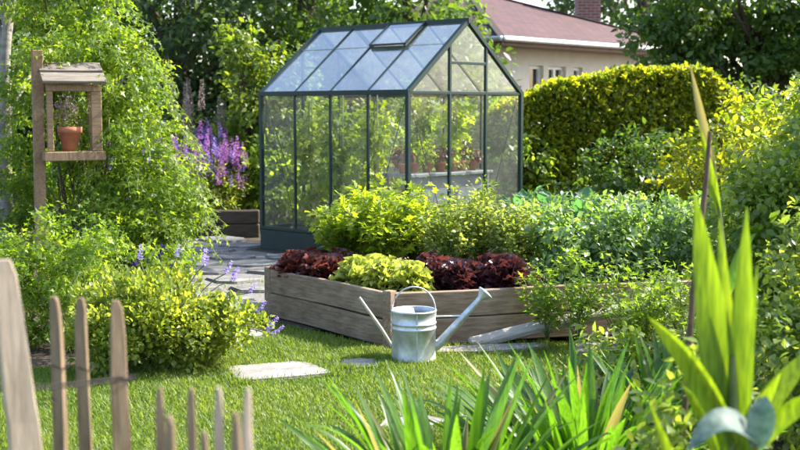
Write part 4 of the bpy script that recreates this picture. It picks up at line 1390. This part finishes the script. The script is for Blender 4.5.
for i, (x, y, H) in enumerate(((-2.85, 16.1, 2.0), (-2.35, 16.2, 1.85))):
    t = plant('plume_plant', 'tall plant with pale buff plumes above the magenta flowers', 'plant', 970 + i, (x, y, 0), 1500, [((0, 0, H * .42), (.25, .25, H * .42))], 70, .07, .075, 'lance', 'bushy', 12, .005, 'plumed plants', .1, .1)
    PL = flower_spike(975 + i, 340, .55, .10, .035, 'plume', 'diamond')
    for j in range(6):
        link('plume', PL, t, (rng.normal() * .12, rng.normal() * .1, H * rng.uniform(.60, .80)), (rng.normal() * .1, rng.normal() * .1, j), rng.uniform(.7, 1.0))

# ------------------------------------------------------------------ foreground: sword leaf clumps
def sword_variants(seed, n, L, wd, mat):
    out = []
    rng = np.random.default_rng(seed)
    for i in range(n):
        k = 10
        tt = np.linspace(0, 1, k)
        bend = rng.uniform(.02, .30)
        fl = rng.choice([0, 0, 0, .25])
        pts = np.stack([np.zeros(k), bend * L * tt ** 2.2, L * (tt - (.10 + fl * .8) * bend * tt ** 4 * 2)], 1)
        pts[:, 0] += np.sin(tt * 3 + i) * .012
        wid = wd * np.clip(np.minimum(.55 + tt * 1.6, 1) * (1 - np.clip((tt - .5) / .5, 0, 1) ** 1.8), .03, 1)
        out.append(ribbon('leaf', pts, wid, mat, rng.uniform(.1, .9), rng.uniform(.08, .3), rng.normal() * .5))
    return out
SW = sword_variants(1000, 14, .74, .050, 'iris')
for me in SW[-1:]:
    me.materials[0] = M['dry_leaf']
def sword_clump(label, seed, loc, n, spread, fan, s):
    rng = np.random.default_rng(seed)
    t = thing('sword_leaf_clump', label, 'plant', loc, 0, 'sword leaf clumps')
    for i in range(n):
        a = rng.random() * 6.283
        r_ = spread * rng.random() ** .5
        tilt = fan * (r_ / spread) * rng.uniform(.5, 1.25) + .03
        # lean outward around the clump
        link('leaf', SW[i % 13 if i % 17 else 13], t, (math.cos(a) * r_, math.sin(a) * r_, -.02), (-tilt, 0, a - math.pi / 2), s * rng.uniform(.6, 1.1))
    return t
sword_clump('clump of green sword leaves at the lawn edge before the stepping stones', 1010, (.17, 4.32, 0), 120, .20, .66, .92)
sword_clump('wide clump of fine sword leaves beside the broad leaved stalk', 1011, (.80, 5.0, 0), 230, .30, 1.0, .88)
sword_clump('leaning clump of sword leaves under the lower glossy shrub', 1013, (1.28, 5.5, 0), 76, .2, .9, .8)

plant('leafy_border_plant', 'upright leafy plant at the foot of the brown stake', 'plant', 480, (1.0, 3.85, 0), 1500,
      [((0, 0, .40), (.20, .18, .40))], 60, .06, .045, 'ovate', 'shrub', 14, .004, None, .2, .2)
# the broad-leaved stalk close on the right: each leaf placed from the stalk
def leaf_curve(a, b, sag, k=11):
    a, b = np.array(a, float), np.array(b, float)
    tt = np.linspace(0, 1, k)[:, None]
    return a + (b - a) * tt + np.array([0, 0, 1.]) * np.sin(tt * math.pi) * sag
def broad_w(wd, k=11, base=.5):
    tt = np.linspace(0, 1, k)
    return wd * np.clip(np.minimum(base + tt * 2.2, 1) * (1 - np.clip((tt - .38) / .62, 0, 1) ** 1.7), .02, 1)
def make_broad():
    loc = (.85, 3.0, 0)
    t = thing('broad_leaved_stalk', 'tall stalk with broad bright green pointed leaves close to the border', 'plant', loc)
    link('stem', tube_mesh('stem', [([(0, 0, -.02), (.005, .0, .4), (0, .0, .8), (-.005, 0, .95)], [.016, .015, .012, .006])], 'stem', 10), t)
    B = [((-.01, .0, .70), (-.098, .06, 1.365), .0, .088, .5), ((.01, 0, .70), (.034, .05, 1.325), 0, .064, .35), ((0, .02, .78), (-.022, .10, 1.295), 0, .045, .6),
         ((-.0, -.01, .72), (-.235, -.05, 1.06), .035, .058, .7), ((.01, 0, .70), (.24, .05, .97), .03, .060, .45), ((.01, 0, .66), (.30, -.02, .84), .07, .055, .3),
         ((0, 0, .5), (-.25, .08, .62), .10, .05, .4), ((0, 0, .45), (.2, -.12, .6), .10, .05, .55), ((0, .01, .74), (.075, .08, 1.17), .0, .046, .2),
         ((0, .01, .72), (-.055, .10, 1.13), .01, .055, .15), ((0, 0, .62), (.10, -.06, .92), .03, .045, .8), ((0, 0, .60), (-.12, .07, .86), .04, .045, .3)]
    for a, b, sag, wd, rn in B:
        link('leaf', ribbon('leaf', leaf_curve(a, b, sag), broad_w(wd), 'maize', rn, .16, .15), t)
    return t
make_broad()
t = thing('narrow_leaved_shoot', 'single bright pointed shoot beside the broad leaved stalk', 'plant', (.72, 2.8, 0))
link('stem', tube_mesh('stem', [([(0, 0, -.02), (0, 0, .55)], [.01, .007])], 'stem', 8), t)
for a, b, sag, wd in (((0, 0, .50), (-.125, .0, .875), .01, .040), ((0, 0, .42), (.12, .05, .70), .03, .035)):
    link('leaf', ribbon('leaf', leaf_curve(a, b, sag), broad_w(wd), 'maize', .8, .2), t)
t = thing('blue_leaved_plant', 'plant with large curling blue grey leaves below the broad leaves', 'plant', (.825, 2.72, 0))
link('stem', tube_mesh('stem', [([(0, 0, -.02), (0, 0, .45), (0, 0, .80)], [.012, .011, .008])], 'stem', 8), t)
for a, b, sag, wd, tw in (((0, 0, .80), (-.175, -.06, .795), .055, .085, .9), ((0, 0, .79), (.03, .03, .905), .02, .065, .2), ((0, 0, .55), (.15, .06, .68), .05, .07, .3), ((0, 0, .40), (-.12, .08, .52), .05, .07, .3)):
    link('leaf', ribbon('leaf', leaf_curve(a, b, sag), broad_w(wd), 'blue_leaf', .5, .2, tw, (.3, 1, 0) if tw > .5 else None), t)
# brown stake and the dry reed blade
o = tag(link('stake', tube_mesh('stake', [([(.955, 4.02, -.02), (.965, 4.0, .5), (.985, 4.0, .95), (1.02, 4.0, 1.32), (1.03, 4.0, 1.50)], [.011, .011, .010, .009, .007])], 'brownstick', 8)),
        'thin brown stake rising among the broad green leaves', 'stake')
t = thing('reed_stalk', 'tall reed stalk with a dry pointed leaf at its top', 'plant', (1.10, 4.05, 0))
link('stalk', tube_mesh('stalk', [([(0, 0, -.02), (.01, 0, .6), (0, 0, 1.1), (-.05, 0, 1.45)], [.008, .008, .007, .004])], 'stem', 8), t)
link('leaf', ribbon('leaf', leaf_curve((-.045, 0, 1.36), (-.135, -.02, 1.725), .0), broad_w(.030, base=.35), 'dry_leaf', .5, .25), t)
link('leaf', ribbon('leaf', leaf_curve((-.02, 0, 1.22), (-.10, -.03, 1.52), .0), broad_w(.03), 'maize', .6, .25), t)
link('leaf', ribbon('leaf', leaf_curve((0, 0, .9), (.12, .04, 1.15), .05), broad_w(.04), 'iris', .6, .25), t)

# ------------------------------------------------------------------ paling fence
def make_fence():
    t = thing('paling_fence', 'rustic split chestnut paling fence strung on wire along the lawn', 'fence', (-.75, 2.9, 0))
    rng = random.Random(21)
    def picket(x, y, ztop, wb, wt, lean, mat, thick=.022, point=.16):
        bm = bmesh.new()
        rings = [(0, 1.0), (.35, 1.0), (.7, .98), (1 - point * 1.2, .97), (1 - point * .5, .88), (1 - point * .12, .68), (1, .45)]
        H = ztop + .02
        vs = []
        for u, k in rings:
            wd = (wb + (wt - wb) * u) * k
            jx = rng.uniform(-.0025, .0025) + lean * u * H + .004 * math.sin(u * 4 + x * 9)
            th = thick * (1 - .35 * max(0, (u - .8) / .2))
            vs.append([bm.verts.new((jx + sx * wd / 2 + rng.uniform(-.001, .001), sy * th / 2 * rng.uniform(.9, 1.1), -.02 + H * u)) for sx, sy in ((-1, -1), (1, -1), (1, 1), (-1, 1))])
        for a, b in zip(vs[:-1], vs[1:]):
            for i in range(4):
                bm.faces.new((a[i], a[(i + 1) % 4], b[(i + 1) % 4], b[i]))
        bm.faces.new(vs[-1]); bm.faces.new(vs[0][::-1])
        bmesh.ops.bevel(bm, geom=[e for e in bm.edges if abs((e.verts[0].co - e.verts[1].co).normalized().z) > .8], offset=.003, segments=1, affect='EDGES')
        bm_obj('picket', bm, mat, t, (x + .75, y - 2.9, 0), (0, 0, rng.uniform(-.5, .5)))
    def X(px, d):
        return (px - 400) / 1200 * d
    picket(-.815, 2.72, 1.235, .080, .066, -.07, 'picket_pale', .03, .22)
    picket(-.892, 3.10, 1.085, .034, .030, -.012, 'picket', point=.08)
    picket(-.820, 3.08, 1.085, .036, .030, -.010, 'picket', point=.06)
    picket(-.700, 2.98, 1.095, .050, .040, -.010, 'picket', point=.16)
    for px, d, zt, wd in ((162, 2.35, 1.02, .020), (170, 2.2, 1.00, .022), (193, 2.3, 1.03, .018), (205, 2.15, .985, .018), (221, 2.2, 1.055, .020), (236, 2.05, 1.045, .018), (249, 2.15, 1.065, .020)):
        picket(X(px, d), d, zt, wd * 1.15, wd, -.012, 'picket_pale' if rng.random() < .3 else 'picket', .016, .12)
    pts = [(-1.6, 3.1, .865), (-1.1, 3.09, .872), (-.835, 2.745, .868), (-.86, 3.07, .872), (-.82, 3.055, .872), (-.70, 2.95, .868)]
    def off(p):
        return (p[0] + .75, p[1] - 2.9, p[2])
    w1 = [(-1.7, 2.72, .945), (-1.1, 2.70, .936), (-.93, 2.69, .932), (-.86, 2.698, .93), (-.79, 2.80, .915), (-.705, 2.952, .895), (-.67, 2.985, .893)]
    w3 = [(-.60, 2.45, .75), (-.50, 2.32, .75), (-.36, 2.16, .75), (-.25, 2.08, .75), (.0, 1.9, .75)]
    link('wire', tube_mesh('wire', [(np.array([off(p) for p in w3]), .0028)], 'wire', 6), t)
    for dz, dy in ((0, 0), (.006, .012)):
        link('wire', tube_mesh('wire', [(np.array([off((x, y + dy, z + dz)) for x, y, z in w1]), .0028)], 'wire', 6), t)
    w2 = [(x, y, .30) for x, y, z in w1]
    link('wire', tube_mesh('wire', [(np.array([off(p) for p in w2]), .0028)], 'wire', 6), t)
    # twisted wire loops round the pickets
    for x, y in ((-.835, 2.72), (-.892, 3.10), (-.82, 3.08), (-.70, 2.98)):
        pts = []
        for i in range(13):
            a = 2 * math.pi * i / 12
            pts.append(off((x + math.cos(a) * (.042 if y < 2.8 else .020), y + math.sin(a) * .017, .90 + .004 * math.sin(a * 2))))
        link('wire_loop', tube_mesh('wire_loop', [(np.array(pts), .0018)], 'wire', 5), t)
make_fence()
